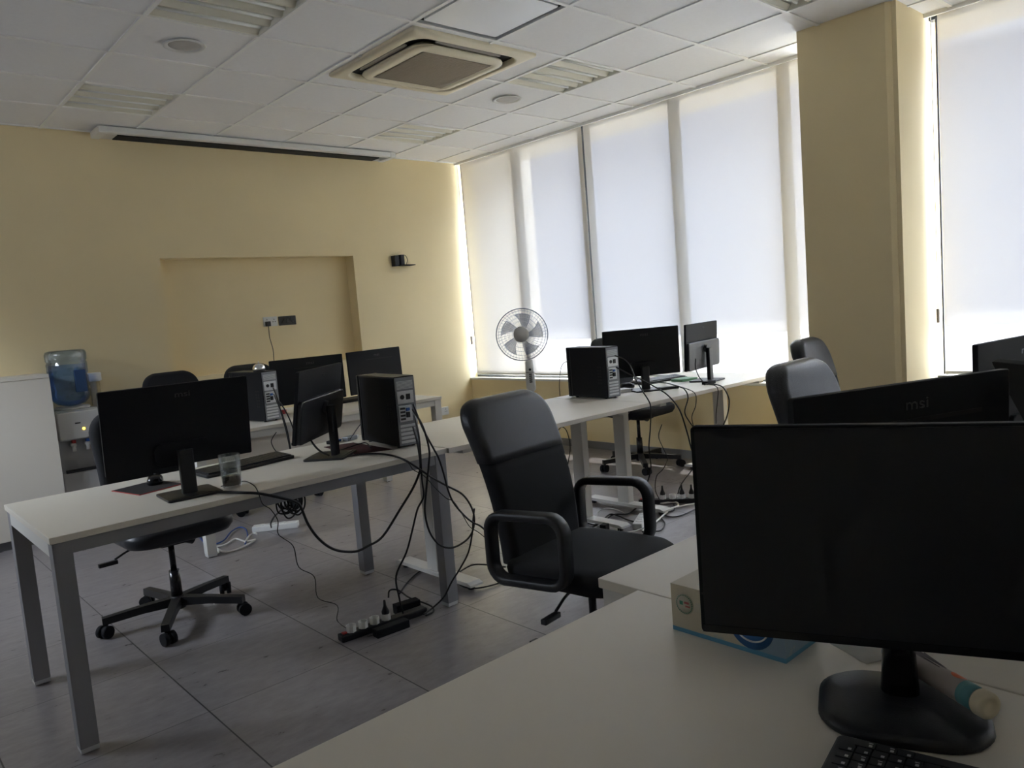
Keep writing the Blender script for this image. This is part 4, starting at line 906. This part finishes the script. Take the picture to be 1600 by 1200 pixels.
# ------------------------------------------------------------------ camera
cam = bpy.data.cameras.new('camera'); co = bpy.data.objects.new('camera', cam); C.objects.link(co)
yaw, pitch, roll, f = .73208954, -.09718789, -.08002623, 1192.46391
fw = V((math.sin(yaw)*math.cos(pitch), math.cos(yaw)*math.cos(pitch), math.sin(pitch)))
rt = V((math.cos(yaw), -math.sin(yaw), 0)); up = rt.cross(fw)
r2 = rt*math.cos(roll)+up*math.sin(roll); u2 = -rt*math.sin(roll)+up*math.cos(roll)
Mx = Matrix((r2, u2, -fw)).transposed().to_4x4(); Mx.translation = V((0, 0, 1.35))
co.matrix_world = Mx; cam.sensor_width = 36; cam.lens = 36*f/1600; cam.clip_start = .02
bpy.context.scene.camera = co

# ------------------------------------------------------------------ light
w = bpy.data.worlds.new('sky'); bpy.context.scene.world = w; w.use_nodes = True
N = w.node_tree.nodes; LK = w.node_tree.links; bg = N['Background']
tc = N.new('ShaderNodeTexCoord'); sp = N.new('ShaderNodeSeparateXYZ'); LK.new(tc.outputs['Generated'], sp.inputs[0])
cr = N.new('ShaderNodeValToRGB'); e = cr.color_ramp.elements     # hazy town horizon below a bright sky
e[0].position = .24; e[0].color = (.052,.058,.078,1); e[1].position = .45; e[1].color = (.83,.89,1.,1)
LK.new(sp.outputs[2], cr.inputs[0]); LK.new(cr.outputs[0], bg.inputs[0]); bg.inputs[1].default_value = 13.
s = bpy.data.lights.new('sun', 'SUN'); s.energy = 16; s.angle = R(.6); s.color = (1,.95,.86)
so = bpy.data.objects.new('sun', s); C.objects.link(so)
sd = V((-1, -.40, -2.05)).normalized(); so.rotation_euler = sd.to_track_quat('-Z', 'Y').to_euler()
for y, sy, z in ((4.45, 4.1, 1.79), (-.15, 3.9, 1.79)):
    l = bpy.data.lights.new('window_portal', 'AREA'); l.shape = 'RECTANGLE'; l.size = sy; l.size_y = 2.4; l.cycles.is_portal = True
    o = bpy.data.objects.new('window_portal', l); C.objects.link(o); o.location = (5.48, y, z); o.rotation_euler = (0, R(90), 0)
    o.rotation_euler = V((-1,0,0)).to_track_quat('-Z', 'Y').to_euler()

l = bpy.data.lights.new('window_portal', 'AREA'); l.shape = 'RECTANGLE'; l.size = WY1-WY0; l.size_y = WZ1-WZ0; l.cycles.is_portal = True  # portal for the added side-wall fill window
o = bpy.data.objects.new('window_portal', l); C.objects.link(o); o.location = (XL-.12, (WY0+WY1)/2, (WZ0+WZ1)/2); o.rotation_euler = V((1,0,0)).to_track_quat('-Z', 'Y').to_euler()
sc = bpy.context.scene
sc.view_settings.view_transform = 'Standard'; sc.view_settings.look = 'None'; sc.view_settings.gamma = 1; sc.view_settings.exposure = 2.24
sc.view_settings.use_curve_mapping = False
cy = sc.cycles
cy.use_denoising = True; cy.max_bounces = 14; cy.diffuse_bounces = 8; cy.glossy_bounces = 4; cy.transmission_bounces = 8; cy.transparent_max_bounces = 12
cy.sample_clamp_indirect = 6.0; cy.caustics_reflective = False; cy.caustics_refractive = False
try: cy.denoiser = 'OPENIMAGEDENOISE'; cy.denoising_input_passes = 'RGB_ALBEDO_NORMAL'
except Exception: pass
